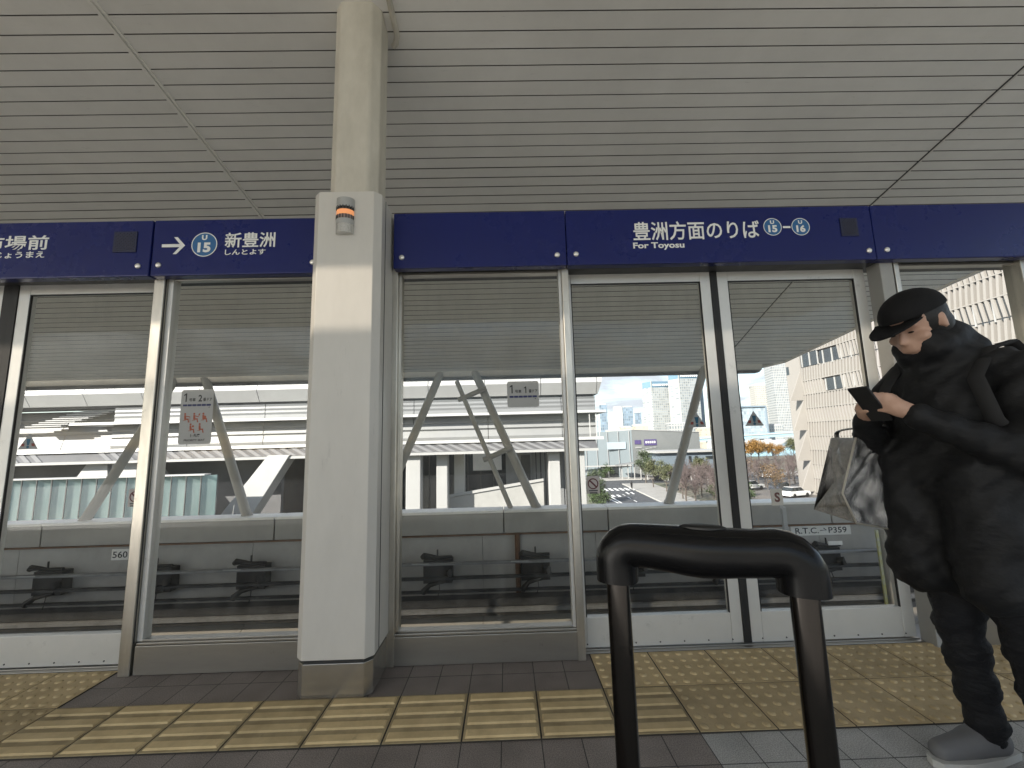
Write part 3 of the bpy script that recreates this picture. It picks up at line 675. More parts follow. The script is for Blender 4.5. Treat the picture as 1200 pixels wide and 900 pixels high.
def bracket():
    t = thing('rail_bracket', (0, 5.8, -.6), 'x', 'bracket', 'insulator brackets of the power rails')
    q = MB(); q.box(-.19, .19, -.02, .12, -.13, .17); q.build('mounting_box', M['ebox'], t, local=True, bevel=.006)
    q = MB()
    q.tube([(-.20, -.06, .21), (-.17, -.07, .235), (-.10, -.05, .225), (0, -.03, .20), (.19, -.02, .20)], [.03, .04, .028, .022, .02], 8)
    q.tube([(0, -.03, .2), (0, -.03, .30)], .011, 6); q.build('upper_arm', M['ebox'], t, local=True, smooth=True)
    q = MB(); q.tube([(.12, -.03, .0), (.16, -.07, .02), (.17, -.07, -.03)], [.04, .05, .04], 8); q.build('clamp', M['ebox'], t, local=True, smooth=True)
    q = MB(); q.tube([(.10, -.02, -.10), (0, -.03, -.12), (-.10, -.05, -.14), (-.17, -.08, -.2), (-.18, -.08, -.235)], [.028, .026, .03, .04, .03], 8); q.build('lower_arm', M['ebox'], t, local=True, smooth=True)
    q = MB(); q.tube([(.02, -.03, -.12), (.03, -.05, -.2), (.0, -.04, -.30)], .006, 5); q.build('cable', M['rubber'], t, local=True)
    q = MB(); q.box(-.33, -.08, -.088, -.078, -.234, -.216); q.build('splice_plate', M['slat'], t, local=True)
    q = MB(); q.box(-.33, -.1, -.085, -.079, .128, .142); q.build('splice_plate', M['slat'], t, local=True)
    return t
BL = {-6.03: 'black rail bracket left of the 560 plate, seen through the left door', -4.62: 'black rail bracket just right of the 560 plate, beside the left steel post', -3.40: 'black rail bracket seen in the pane under the priority seat placard',
      -2.22: 'black rail bracket hidden behind the cream column', -.95: 'black rail bracket left of the rusty conduit', .35: 'black rail bracket right of the rusty conduit', 1.62: 'black rail bracket seen under the left corner of the suitcase handle',
      2.88: 'black rail bracket seen under the middle of the suitcase handle', 4.28: 'black rail bracket carrying a white tag, below the lettered plate', 5.55: 'black rail bracket partly hidden by the standing person'}
b0 = bracket(); first = True
for x, lb in BL.items():
    t = b0 if first else copy_tree(b0); first = False
    t.location = (x, 5.8, -.6); t['label'] = lb
    if abs(x-4.28) < .01:
        q = MB(); q.box(-.02, .17, -.10, -.094, .22, .27); q.build('tag_plate', M['coping'], t, local=True)
def plate(x0, x1, z0, z1, txt, label, y=5.93, wide=.86):
    p = thing('number_plate', ((x0+x1)/2, y, z0), label, 'plate')
    q = MB(); q.box(x0, x1, y-.012, y-.001, z0, z1); q.build('plate', M['coping'], p)
    w, h = x1-x0, z1-z0
    lettering([(txt, x0+w*(1-wide)/2, x1-w*(1-wide)/2, z0+h*.2, z1-h*.2, .01)], p, M['black_ink'], y-.0135)
plate(-5.36, -5.13, -.345, -.205, '560', 'small white plate numbered 560 on the parapet by the left post')
plate(3.92, 4.76, -.300, -.140-.03, 'R.T.C.→P359', 'white plate lettered R.T.C. P359 on the parapet right of the handle')
q = MB(); q.tube([(4.95, 5.60, -1.34), (4.95, 5.60, -.16)], .085, 18); pp = thing('drain_pipe', (4.95, 5.6, -1.34), 'thick grey pipe with a yellow marker strip in front of the parapet', 'pipe')
q.build('pipe', M['conc'], pp, smooth=True)
q = MB()
for k in range(9): q.box(4.80, 4.835, 5.56, 5.58, -1.25+.12*k, -1.25+.12*k+.118)
q.build('marker_strip', pmat('marker_yellow', (.55, .52, .12), .6, c2=(.5, .52, .5), vscale=6), pp)
sp_ = thing('stop_sign_post', (3.44, 5.3, -1.35), 'small square white sign lettered S on a thin grey pole before the parapet', 'sign')
q = MB(); q.box(3.425, 3.475, 5.29, 5.33, -1.34, .20); q.build('pole', M['slat'], sp_, bevel=.004)
q = MB(); q.box(3.295, 3.435, 5.27, 5.285, .225, .425); q.build('sign_panel', pmat('sign_pale', (.66, .60, .54), .5), sp_)
q = MB(); q.box(3.40, 3.44, 5.286, 5.30, .18, .30); q.build('clip', M['slat'], sp_)
lettering([('S', 3.33, 3.40, .265, .385, .04)], sp_, pmat('sign_maroon', (.14, .03, .025), .5), 5.268)

# struts
def strut(p0, p1, r, label, grp=None, extra=None):
    t = thing('canopy_strut', p1, label, 'strut', 'slanted struts holding the canopy')
    q = MB(); q.tube([p0, p1], r, 18); q.build('pipe', M['pipe'], t, smooth=True)
    q = MB(); d = (Vector(p1)-Vector(p0)).normalized(); q.tube([Vector(p1)-d*.02, Vector(p1)+d*.03], r*1.15, 18); q.build('base_collar', M['pipe'], t, smooth=True)
    return t
zt = 2.235
strut((-1.05, 6.74, 2.25), (-1.80, 6.08, .163), .063, 'grey strut leaning down to the left beside the steel post right of the column')
strut((-.50, 6.74, 2.25), (.40, 6.08, .163), .063, 'grey strut leaning right with a thin drain pipe clamped alongside')
strut((3.32, 6.74, 2.25), (2.31, 6.08, .163), .064, 'grey strut before the city view in the left leaf of the right doors')
strut((-4.88, 6.74, 2.25), (-3.68, 6.08, .163), .063, 'grey strut right behind the priority seat placard')
strut((-5.36, 6.74, 2.25), (-5.92, 6.08, .163), .063, 'grey strut before the turquoise glass fence in the left door')
dp = thing('drain_pipe', (.02, 6.06, .163), 'thin grey drain pipe clamped beside the strut right of the column', 'pipe')
q = MB(); q.tube([(-.77, 6.575, 2.07), (.04, 6.06, .163)], .036, 12); q.build('pipe', M['pipe'], dp, smooth=True)
for t_ in (.12, .62):
    q = MB()
    a = Vector((-.75+.79*t_, 6.56-.5*t_, 2.02-1.857*t_)); b = a+Vector((.36-.02*t_, 0, .15)); q.tube([a-Vector((.09, 0, .03)), a, b], .04, 8); q.build('clamp', M['pipe'], dp)
#@@PART2
# ------------------------------------------------------------------ station building across the track
sb = thing('station_building', (-8, 17, -8), 'long white station building with stacked horizontal bands and columns across the track', 'building')
def band(name, prof, xl, xr, mat, step=None, slant=0.0, parent=sb, gap=.012):
    q = MB(); xs = [xl]
    if step:
        while xs[-1]+step < xr: xs.append(xs[-1]+step)
    xs.append(xr)
    for a, b in zip(xs, xs[1:]):
        g = gap if step else 0
        n = len(prof)
        last = b == xr
        vs = [(a+g, p[0], p[1]) for p in prof] + [((b-g) if not last else b + slant*(p[1]-prof[0][1]), p[0], p[1]) for p in prof]
        q.add(vs, [(i, (i+1) % n, n+(i+1) % n, n+i) for i in range(n)] + [tuple(range(n)), tuple(range(2*n-1, n-1, -1))])
    return q.build(name, mat, parent)
band('roof_fascia', [(16.0, 3.30), (16.25, 2.86), (18, 2.86), (18, 5.2), (16.6, 4.9)], -36, 3.78, M['wpanel'], 2.2, .25)
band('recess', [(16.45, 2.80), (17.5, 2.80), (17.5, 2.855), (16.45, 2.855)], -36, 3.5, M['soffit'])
band('corrugated_wall', [(16.30, 2.76), (16.33, 2.68), (16.30, 2.60), (16.33, 2.52), (16.30, 2.44), (16.33, 2.36), (16.31, 2.20), (17.5, 2.20), (17.5, 2.78), (16.4, 2.78)], -15.2, 3.55, M['gpanel'], 2.9, gap=.012)
band('ledge', [(15.82, 2.10), (17.5, 2.10), (17.5, 2.195), (15.86, 2.195)], -16.4, 3.86, M['wpanel'])
band('corrugated_wall', [(16.34, 2.09), (16.24, 1.88), (16.32, 1.82), (16.24, 1.62), (16.32, 1.56), (16.25, 1.30), (16.3, 1.19), (17.5, 1.19), (17.5, 2.09)], -15.2, 3.52, M['upanel'], 2.9, gap=.012)
band('corrugated_wall', [(17.30, 2.75), (17.1, 2.4), (17.30, 2.3), (17.1, 1.9), (17.30, 1.8), (17.15, 1.2), (17.6, 1.2), (17.6, 2.75)], -36, -15.25, M['gpanel'], 2.0, gap=.01)
band('ledge', [(15.86, 1.07), (17.5, 1.07), (17.5, 1.185), (15.9, 1.185)], -36, 3.72, M['wpanel'])
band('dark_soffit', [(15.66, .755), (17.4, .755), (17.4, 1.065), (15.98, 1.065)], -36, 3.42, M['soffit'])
q = MB(); xx = -34.0
while xx < 3.0:
    if not (-16.8 < xx < -15.0): q.hexa([(xx, 15.655, .765), (xx+.20, 15.655, .765), (xx-.45, 15.965, 1.06), (xx-.65, 15.965, 1.06), (xx, 15.625, .765), (xx+.20, 15.625, .765), (xx-.45, 15.935, 1.06), (xx-.65, 15.935, 1.06)])
    xx += .42
q.build('awning_slat', pmat('awning_grey', (.17, .17, .175), .6), sb)
band('awning_edge', [(15.55, .66), (15.75, .66), (15.75, .754), (15.55, .754)], -36, 3.42, M['wpanel'])
q = MB()
for k in range(9):      # grey louvred roof hatch slanting at the far left
    t_ = k/8; q.box(-18.9+1.9*t_, -17.5+1.9*t_, 16.6+.02*k, 16.8+.02*k, 2.12+.075*k, 2.155+.075*k)
q.build('louvre_hatch', M['slat'], sb)
for a, b, y in ((-3.77, -3.23, 15.78), (-2.69, -2.27, 16.1), (1.59, 2.02, 16.0), (2.60, 2.94, 15.78)): q = MB(); q.box(a, b, y, y+.5, -8, .75); q.build('column', M['wpanel'], sb, bevel=.02)
q = MB(); q.box(-2.15, -1.75, 17.2, 17.7, -1.0, .8); q.build('column', M['paint'], sb)
q = MB(); q.box(-6.8, 2.55, 20.5, 20.6, -8, .8); q.build('glazing', M['dglass'], sb)
q = MB()
for k in range(11): q.box(-4.4+.62*k, -4.35+.62*k, 20.42, 20.48, -8, .8)
for z in (-.5, -2.2): q.box(-4.4, 2.5, 20.41, 20.47, z, z+.05)
q.build('mullion', M['frame'], sb)
q = MB(); q.box(-.05, 1.1, 18.6, 19.2, -3, .8); q.build('blockwork', M['block'], sb)
q = MB(); q.box(.62, 1.02, 18.55, 18.598, -1.15, .46); q.build('door', M['frame'], sb)
q = MB()
for k in range(8): q.box(1.05+.19*k, 1.19+.19*k, 17.5+.03*(k % 2), 17.56+.03*(k % 2), -3, .8)
q.build('vertical_blind', M['gpanel'], sb)
q = MB(); q.box(-1.6, -.25, 19.9, 20.05, -.25, .55); q.build('notice_panel', M['coping'], sb)
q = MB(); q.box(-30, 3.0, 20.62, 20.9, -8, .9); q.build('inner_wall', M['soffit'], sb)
q = MB(); q.box(-30, 3.3, 15.6, 20.6, -3.2, -3.0); q.build('deck', M['pave'], sb)
q = MB(); q.hexa([(-2.6, 16.9, -1.10), (1.45, 16.9, -.52), (1.45, 17.0, -.52), (-2.6, 17.0, -1.10), (-2.6, 16.9, -1.0), (1.45, 16.9, -.42), (1.45, 17.0, -.42), (-2.6, 17.0, -1.0)])
q.build('ramp_handrail', M['wpanel'], sb)
q = MB(); q.hexa([(-2.6, 16.96, -3), (1.45, 16.96, -3), (1.45, 17.2, -3), (-2.6, 17.2, -3), (-2.6, 16.96, -1.12), (1.45, 16.96, -.54), (1.45, 17.2, -.54), (-2.6, 17.2, -1.12)])
q.build('ramp_wall', M['block'], sb)
q = MB()
for x0, x1 in ((3.2, 3.23), (3.45, 3.48), (3.56, 3.585)): q.box(x0, x1, 15.9, 15.94, 1.19, 2.1)
q.build('service_pole', M['slat'], sb)
# left part
q = MB(); q.box(-10.6, -5.2, 19.3, 19.9, -8, .8); q.build('granite_wall', M['brown'], sb)
q = MB(); q.box(-7.7, -5.8, 18.3, 18.48, -2.4, .74); q.build('window', M['dglass'], sb)
q = MB()
for x in (-7.75, -7.5, -6.6, -5.85): q.box(x, x+.08, 18.22, 18.29, -2.4, .75)
for z in (-.72, .66): q.box(-7.74, -5.79, 18.225, 18.285, z, z+.06)
q.build('window_frame', M['frame'], sb)
q = MB(); q.hexa([(-11.25, 15.3, -2.6), (-9.9, 15.3, -2.6), (-9.9, 15.9, -2.6), (-11.25, 15.9, -2.6), (-8.75, 15.5, .80), (-7.95, 15.5, .80), (-7.95, 16.1, .80), (-8.75, 16.1, .80)])
q.build('slanted_leg', M['wpanel'], sb, bevel=.02)
q = MB(); q.hexa([(-16.2, 15.8, -.3), (-14.7, 15.8, -.3), (-14.7, 16.4, -.3), (-16.2, 16.4, -.3), (-15.6, 15.9, .72), (-14.9, 15.9, .72), (-14.9, 16.4, .72), (-15.6, 16.4, .72)])
q.hexa([(-14.5, 15.8, -.3), (-12.6, 15.8, -.3), (-12.6, 16.4, -.3), (-14.5, 16.4, -.3), (-14.75, 15.9, .72), (-13.4, 15.9, .72), (-13.4, 16.4, .72), (-14.75, 16.4, .72)])
q.build('trestle_leg', M['wpanel'], sb)
q = MB(); q.box(-36, -9.2, 17.4, 17.6, -8, .8); q.build('back_wall', M['soffit'], sb)
for zz in (.12, .32, .52): pass
gf = thing('glass_fence', (-14, 14.2, -2), 'turquoise glass screen of upright angled panes in front of the white building', 'fence')
q, pq = MB(), MB(); x = -22.0
while x < -9.9:
    q.hexa([(x, 14.00, -3), (x+.33, 14.22, -3), (x+.33, 14.235, -3), (x, 14.015, -3), (x, 14.00, .24), (x+.33, 14.22, .24), (x+.33, 14.235, .24), (x, 14.015, .24)])
    q.hexa([(x+.35, 14.22, -3), (x+.46, 14.02, -3), (x+.47, 14.03, -3), (x+.36, 14.235, -3), (x+.35, 14.22, .24), (x+.46, 14.02, .24), (x+.47, 14.03, .24), (x+.36, 14.235, .24)])
    pq.box(x-.025, x+.0, 13.97, 14.06, -3, .24); x += .48
tealp = pmat('teal_pane', (0.24, 0.32, 0.32), 0.12, 0.0, c2=(0.38, 0.46, 0.45), vscale=1.1, stretch=(1, 1, .3), spec=.6)
q.build('glass_panel', tealp, gf); pq.build('mullion', M['frame'], gf)
q = MB(); q.box(-22.1, -9.9, 13.96, 14.26, .242, .285); q.build('top_rail', M['slat'], gf)
q = MB(); q.box(-22.1, -9.9, 13.95, 14.3, -8, -3.01); q.build('fence_base', M['block'], gf)

# ------------------------------------------------------------------ trees
leafm = {}
def leafmat(nm, a, b):
    if nm not in leafm: leafm[nm] = pmat(nm, a, .6, c2=b, vscale=1.3)
    return leafm[nm]
def crown(n, rx, ry, rz, cz, size, seed, gaps=.35):
    rnd = random.Random(seed); q = MB(); cl = []
    for k in range(16):
        a = rnd.uniform(0, 6.28); u = rnd.uniform(-1, 1); s = rnd.uniform(.35, 1)
        cl.append((rx*s*math.cos(a)*math.sqrt(1-u*u), ry*s*math.sin(a)*math.sqrt(1-u*u), cz+rz*s*u, rnd.uniform(.25, .5)))
    for k in range(n):
        c = rnd.choice(cl); r = c[3]*min(rx, rz)*1.1
        p = Vector((c[0]+rnd.gauss(0, r*.55), c[1]+rnd.gauss(0, r*.55), c[2]+rnd.gauss(0, r*.5)))
        u = Vector((rnd.gauss(0, 1), rnd.gauss(0, 1), rnd.gauss(0, 1))).normalized(); w = u.orthogonal().normalized(); s = size*rnd.uniform(.6, 1.4)
        v = u.cross(w)
        q.add([p+w*s, p+v*s*.6, p-w*s, p-v*s*.6], [(0, 1, 2, 3)])
    return q
def trunk(h, r, seed, limbs=6, spread=1.6, top=None):
    rnd = random.Random(seed); q = MB(); top = top or h
    q.tube([(0, 0, -.1), (rnd.uniform(-.1, .1), 0, h*.5), (rnd.uniform(-.2, .2), rnd.uniform(-.2, .2), h)], [r, r*.75, r*.35], 7)
    for k in range(limbs):
        a = rnd.uniform(0, 6.28); z = h*rnd.uniform(.4, .9); L = spread*rnd.uniform(.6, 1.1)
        q.tube([(0, 0, z), (L*.5*math.cos(a), L*.5*math.sin(a), z+L*.45), (L*math.cos(a), L*math.sin(a), z+L*1.0)], [r*.45, r*.3, r*.1], 5)
    return q
def twigs(h, spread, n, seed):
    rnd = random.Random(seed); q = MB()
    for k in range(n):
        a = rnd.uniform(0, 6.28); z = h*rnd.uniform(.35, .95); L = spread*rnd.uniform(.4, 1)*(1.25-z/h*.6)
        p = Vector((0, 0, z)); d = Vector((math.cos(a), math.sin(a), rnd.uniform(.5, 1.6))).normalized()
        pts = [p]
        for s in range(3): d = (d+Vector((rnd.gauss(0, .25), rnd.gauss(0, .25), rnd.gauss(.05, .2)))).normalized(); pts.append(pts[-1]+d*L*.45)
        q.tube(pts, [.035, .026, .018, .008], 3)
        for j in range(3):
            b = pts[rnd.randint(1, 3)]; d2 = (d+Vector((rnd.gauss(0, .7), rnd.gauss(0, .7), rnd.gauss(0, .5)))).normalized()
            q.tube([b, b+d2*L*.35], [.018, .008], 3)
    return q
bark = pmat('bark', (0.085, 0.07, 0.06), .9, var=.3)
twm = pmat('bare_twigs', (0.135, 0.105, 0.105), .9, c2=(0.09, 0.07, 0.065), vscale=.8)
def make_tree(kind, nm, seed):
    t = thing(nm, (0, 0, -8), 'x', 'tree')
    if kind == 'green':
        trunk(2.6, .13, seed).build('trunk', bark, t, local=True); crown(3000, 1.5, 1.5, 1.7, 3.6, .11, seed).build('crown', leafmat('leaf_green', (.062, .085, .038), (.032, .048, .02)), t, local=True)
    elif kind == 'olive':
        trunk(2.6, .12, seed).build('trunk', bark, t, local=True); crown(2600, 1.4, 1.4, 1.7, 3.7, .11, seed).build('crown', leafmat('leaf_olive', (.11, .115, .05), (.055, .065, .03)), t, local=True)
    elif kind == 'bush':
        trunk(.9, .10, seed, 5, .8).build('trunk', bark, t, local=True); crown(3000, 1.5, 1.5, 1.1, 1.3, .11, seed).build('crown', leafmat('leaf_dark', (.06, .095, .03), (.03, .048, .018)), t, local=True)
    elif kind == 'orange':
        trunk(3.0, .22, seed, 6, 2.2).build('trunk', bark, t, local=True); crown(4200, 3.2, 3.2, 2.4, 4.3, .17, seed).build('crown', leafmat('leaf_orange', (.30, .155, .035), (.17, .10, .03)), t, local=True)
    elif kind == 'rusty':
        trunk(2.6, .12, seed, 7, 1.6).build('trunk', bark, t, local=True); crown(330, 1.7, 1.7, 1.3, 3.6, .15, seed).build('crown', leafmat('leaf_rusty', (.16, .095, .045), (.09, .065, .035)), t, local=True)
    else:
        trunk(4.4, .12, seed, 7, 1.8).build('trunk', bark, t, local=True); twigs(5.2, 2.4, 55, seed).build('crown', twm, t, local=True)
    return t
PT = {}
def tree(kind, nm, x, y, s, label, grp):
    key = (kind, (int(x*7+y*3)) % 2)
    if key in PT: t = copy_tree(PT[key]); t.name = nm
    else: t = PT[key] = make_tree(kind, nm, len(PT)*11+3)
    t.location = (x, y, -8); t.scale = (s, s, s); t.rotation_euler = (0, 0, (x*1.7+y*.9) % 6.28)
    t['label'] = label; t['group'] = grp
for x, y, s, lb in ((27.6, 84, 1.15, 'dark green street tree at the far end of the pavement row, before the grey hall'), (26.3, 76, .95, 'olive green young tree second in the row beside the road'), (26.2, 69.5, .95, 'olive green young tree nearest the camera in the row beside the road')):
    tree('green' if y > 80 else 'olive', 'street_tree', x, y, s, lb, 'street trees along the pavement')
tree('bush', 'street_tree', 22.5, 96, 1.1, 'round dark shrub-like tree by the hall entrance across the junction', 'trees by the grey hall')
tree('green', 'street_tree', 12.4, 59, .85, 'dark green roadside tree beneath the prohibition sticker', 'trees by the grey hall')
tree('bush', 'street_tree', 12.0, 54.5, 1.1, 'low dark shrub beside the near kerb of the road', 'trees by the grey hall')
rnd = random.Random(5)
for k in range(30):
    y = 55 + 3.6*(k % 8)+rnd.uniform(-1, 1); x = y*(.405 + .036*(k//8) + rnd.uniform(-.012, .012)) + .6
    tree('bare', 'bare_tree', x, y, rnd.uniform(.62, .86), 'leafless purplish grey tree in the thicket behind the slanted strut', 'bare trees between road and car park')
for k in range(20):
    y = 66 + 3.6*(k % 7)+rnd.uniform(-1.3, 1.3); x = y*.60 + 3.6*(k//7) - 1.5 + rnd.uniform(-1.4, 1.4)
    tree('bare', 'bare_tree', x, y, rnd.uniform(.68, .95), 'leafless dark tree in the car park seen through the right door leaf', 'bare trees in the car park')
for x, y, s in ((29.0, 57, 1.05), (31.5, 61, 1.1), (34.6, 62, .95), (31, 56, .9)):
    tree('bush', 'evergreen_shrub', x, y, s, 'rounded dark green shrub below the bare trees, just above the parapet', 'evergreen shrubs above the parapet')
for x, y, s in ((39.5, 62, .8), (42, 66, .85), (44.5, 72, .8), (46, 78, .85)):
    tree('rusty', 'rusty_tree', x, y, s, 'sparse rust brown tree by the parked cars left of the latticed block', 'rusty trees by the car park')
for x, y, s in ((82, 140, 1.05), (86.5, 143, 1.0), (91, 141, .85), (78.5, 146, .85)):
    tree('orange', 'autumn_tree', x, y, s, 'bright orange autumn tree in front of the white gabled roofs', 'orange autumn trees')
tree('olive', 'autumn_tree', 94, 136, 1.5, 'greenish yellow tree at the right end of the orange trees', 'orange autumn trees')
tree('olive', 'street_tree', 36.0, 78, 1.0, 'yellow green tree before the low blue grey building', 'trees by the grey hall')

# ------------------------------------------------------------------ roads
rd = MB(); rd.add([(9.5, 30, -7.99), (19.8, 30, -7.99), (22.6, 84, -7.99), (15, 84, -7.99)], [(0, 1, 2, 3)]); rd.add([(0, 84, -7.99), (70, 84, -7.99), (70, 91, -7.99), (0, 91, -7.99)], [(0, 1, 2, 3)])
tag(rd.build('road', M['asphalt']), kind='structure')
pv = MB(); pv.prism([(19.9, 30), (25.0, 30), (28.3, 83.2), (22.75, 83.2)], 'z', -8.1, -7.87); pv.prism([(0, 91.2), (75, 91.2), (75, 100), (0, 100)], 'z', -8.1, -7.87)
tag(pv.build('pavement', M['pave']), kind='structure')
kb = MB(); kb.prism([(19.78, 30), (19.89, 30), (22.74, 83.3), (22.63, 83.3)], 'z', -8.1, -7.855); kb.prism([(0, 91.02), (75, 91.02), (75, 91.19), (0, 91.19)], 'z', -8.1, -7.855)
tag(kb.build('kerb', M['kerb']), kind='structure')
mk = MB()
def stripe(p): mk.add([(x, y, -7.985) for x, y in p], [(0, 1, 2, 3)])
for k in range(8): x = 15.2+.95*k; stripe([(x, 73.5), (x+.5, 73.5), (x+.65, 77), (x+.15, 77)])
for k in range(4): x = 14.6+.9*k; stripe([(x, 66), (x+.45, 66), (x+.55, 68.2), (x+.1, 68.2)])
stripe([(15.6, 50), (15.9, 50), (16.3, 72.5), (16.15, 72.5)]); stripe([(15.9, 50), (16.25, 50), (15.0, 70), (14.85, 70)])
for k in range(6): y = 50+3.4*k; stripe([(17.9+.035*(y-50), y), (18.05+.035*(y-50), y), (18.1+.035*(y-50), y+1.7), (17.95+.035*(y-50), y+1.7)])
for k in range(2): stripe([(19.5+k*.8, 68.5), (19.8+k*.8, 68.5), (20.0+k*.8, 71), (19.7+k*.8, 71)])
tag(mk.build('road_marking', M['mark']), kind='structure')
lot = MB(); lot.add([(30, 45, -8.005), (44.5, 45, -8.005), (75, 130, -8.005), (42, 130, -8.005)], [(0, 1, 2, 3)])
tag(lot.build('car_park_ground', pmat('car_park_asphalt', (.10, .095, .095), .9, c2=(.15, .135, .12), vscale=.15)), kind='structure')
wt = MB(); wt.add([(60, 170, -7.9), (700, 170, -7.9), (900, 560, -7.9), (150, 560, -7.9)], [(0, 1, 2, 3)])
tag(wt.build('canal_water', pmat('canal_water', (.05, .09, .11), .12, bump=.4, bscale=2)), kind='structure')

def car(x, y, rz, colr, label):
    t = thing('parked_car', (x, y, -7.99), label, 'car', 'cars in the car park'); t.rotation_euler = (0, 0, rz)
    q = MB(); pr = [(-2.1, .30), (2.1, .30), (2.15, .62), (2.0, .82), (1.1, .92), (-1.9, .95), (-2.12, .75)]
    q.prism(pr, 'y', -.84, .84); q.build('body', colr, t, local=True, bevel=.06)
    q = MB(); q.prism([(-1.85, .94), (1.05, .91), (.35, 1.42), (-1.35, 1.46)], 'y', -.72, .72); q.build('window', M['dglass'], t, local=True, bevel=.05)
    q = MB(); q.box(-1.3, .32, -.68, .68, 1.44, 1.49); q.build('roof', colr, t, local=True, bevel=.03)
    for sx in (-1.3, 1.3):
        for sy in (-.86, .66): q = MB(); q.tube([(sx, sy, .32), (sx, sy+.2, .32)], .32, 14); q.build('wheel', M['rubber'], t, local=True)
carw = pmat('car_white', (.75, .75, .75), .25, coat=1); card = pmat('car_dark', (.04, .045, .055), .25, coat=1)
car(41.3, 60.5, .35, carw, 'white parked car at the foot of the latticed block')
car(43.5, 66.5, .35, card, 'dark parked car left of the latticed block, under a rust brown tree')
car(40.5, 70, .3, carw, 'white parked car behind the bare trees of the car park')
car(54, 88, 1.2, carw, 'white parked car far back among the trees of the car park')
lp = thing('street_lamp', (32.9, 69, -8), 'white street lamp standing among the bare trees, two arms at its top', 'lamp')
q = MB(); q.tube([(32.9, 69, -8), (32.9, 69, -5.7)], [.09, .06], 8); q.build('pole', M['wpanel'], lp)
q = MB(); q.box(31.9, 33.0, 68.92, 69.08, -5.72, -5.62); q.build('arm', M['wpanel'], lp)
q = MB(); q.box(31.5, 32.1, 68.85, 69.15, -5.78, -5.64); q.build('lamp_head', M['slat'], lp)
def walker(x, y, rz, cloth, label):
    t = thing('person', (x, y, -7.87), label, 'person'); t.rotation_euler = (0, 0, rz)
    q = MB()
    q.capsule((-.09, .1, .06), (-.08, .0, .85), .05, .09); q.capsule((.09, -.1, .06), (.08, 0, .85), .05, .09)
    q.capsule((0, 0, .9), (0, 0, 1.35), .15, .18); q.capsule((0, 0, 1.4), (0, 0, 1.5), .06, .06); q.ball((0, 0, 1.6), (.085, .1, .12))
    for s in (-1, 1): q.capsule((.2*s, 0, 1.38), (.24*s, .06*s, .85), .055, .04)
    me = remeshed(q, .035, 2); link('body', me, cloth, t, local=True, smooth='all')
walker(20.9+.35, 72.3, .4, M['black_ink'], 'tiny dark clothed pedestrian on the pavement beyond the crossing')
walker(22.6, 93.5, .2, M['frame'], 'tiny dark clothed pedestrian by the hall at the end of the road')

# ------------------------------------------------------------------ hall and low buildings
hall = thing('exhibition_hall', (33, 96, -8), 'long windowless grey hall with small purple notices on its front', 'building')
hl = pmat('hall_pale', (.19, .225, .245), .5, var=.05, vscale=.2); hg = pmat('hall_grey', (.225, .235, .235), .6, var=.06, vscale=.15)
q = MB(); q.hexa([(15, 98, -8), (29.0, 96, -8), (29.0, 112, -8), (15, 112, -8), (15, 98, 2.3), (29.0, 96, 2.75), (29.0, 112, 2.75), (15, 112, 2.3)]); q.build('glass_wall', hl, hall)
q = MB()
for k in range(6): x = 16+2.45*k; y = 97.87-.1428*(x-15); q.box(x, x+.09, y-.12, y-.02, -7.8, 2.2+.03*(x-15))
q.build('joint_rib', M['slat'], hall)
q = MB(); q.box(16.2, 28.6, 95.9, 96.3, -5.35, -5.1); q.build('entrance_canopy', M['wpanel'], hall)
q = MB(); q.box(21.5, 25.5, 96.3, 96.6, -8, -5.36); q.build('entrance', M['dglass'], hall)
q = MB(); q.hexa([(29.05, 96, -8), (47, 101, -8), (47, 122, -8), (29.05, 122, -8), (29.05, 96, 2.78), (47, 101, 1.9), (47, 122, 1.9), (29.05, 122, 2.78)]); q.build('grey_wall', hg, hall)
q = MB(); q.hexa([(28.95, 95.9, 2.79), (47.1, 100.9, 1.91), (47.1, 122, 1.91), (28.95, 122, 2.79), (28.95, 95.9, 2.95), (47.1, 100.9, 2.07), (47.1, 122, 2.07), (28.95, 122, 2.95)]); q.build('roof_edge', M['slat'], hall)
purple = pmat('notice_purple', (.09, .065, .20), .5); pale = pmat('notice_pale', (.36, .42, .48), .5)
def onwall(x0, x1, z0, z1, mt, nm, out=.1):
    q = MB(); y = lambda x: 96+(x-29.05)*5/17.95-out
    q.hexa([(x0, y(x0), z0), (x1, y(x1), z0), (x1, y(x1)+.08, z0), (x0, y(x0)+.08, z0), (x0, y(x0), z1), (x1, y(x1), z1), (x1, y(x1)+.08, z1), (x0, y(x0)+.08, z1)]); return q.build(nm, mt, hall)
onwall(32.0, 35.2, -.85, .55, purple, 'notice_board'); onwall(29.6, 31.2, -.5, .45, purple, 'notice_board'); onwall(29.7, 31.3, -1.4, -1.1, M['slat'], 'notice_board')
for k in range(5): onwall(32.35+.55*k, 32.7+.55*k, -.35, .15, M['white_ink'], 'lettering', .16)
for k in range(5): onwall(30.2+2.1*k*.5, 30.9+2.1*k*.5, -2.05+.16*k, -1.85+.16*k, M['slat'], 'caption')
q = MB(); q.box(23.2, 27.5, 96.0, 96.25, -1.5, .1)
q.v = [(x, y-.0*(x), z) for x, y, z in q.v]; q.build('banner', pale, hall)
lo = thing('low_building', (42, 86, -8), 'low blue grey building with a flat white roof and a dark strip window', 'building')
lb_ = pmat('low_blue_grey', (.14, .175, .21), .6, var=.08, vscale=.3)
q = MB(); q.box(31.5, 48.5, 86, 95, -5.6, -2.25); q.build('wall', lb_, lo)
q = MB(); q.box(30.5, 49, 85.2, 95.2, -2.245, -1.9); q.build('roof', M['wpanel'], lo)
q = MB(); q.box(41.0, 46.3, 85.9, 85.99, -3.7, -3.1); q.build('strip_window', M['dglass'], lo)
q = MB()
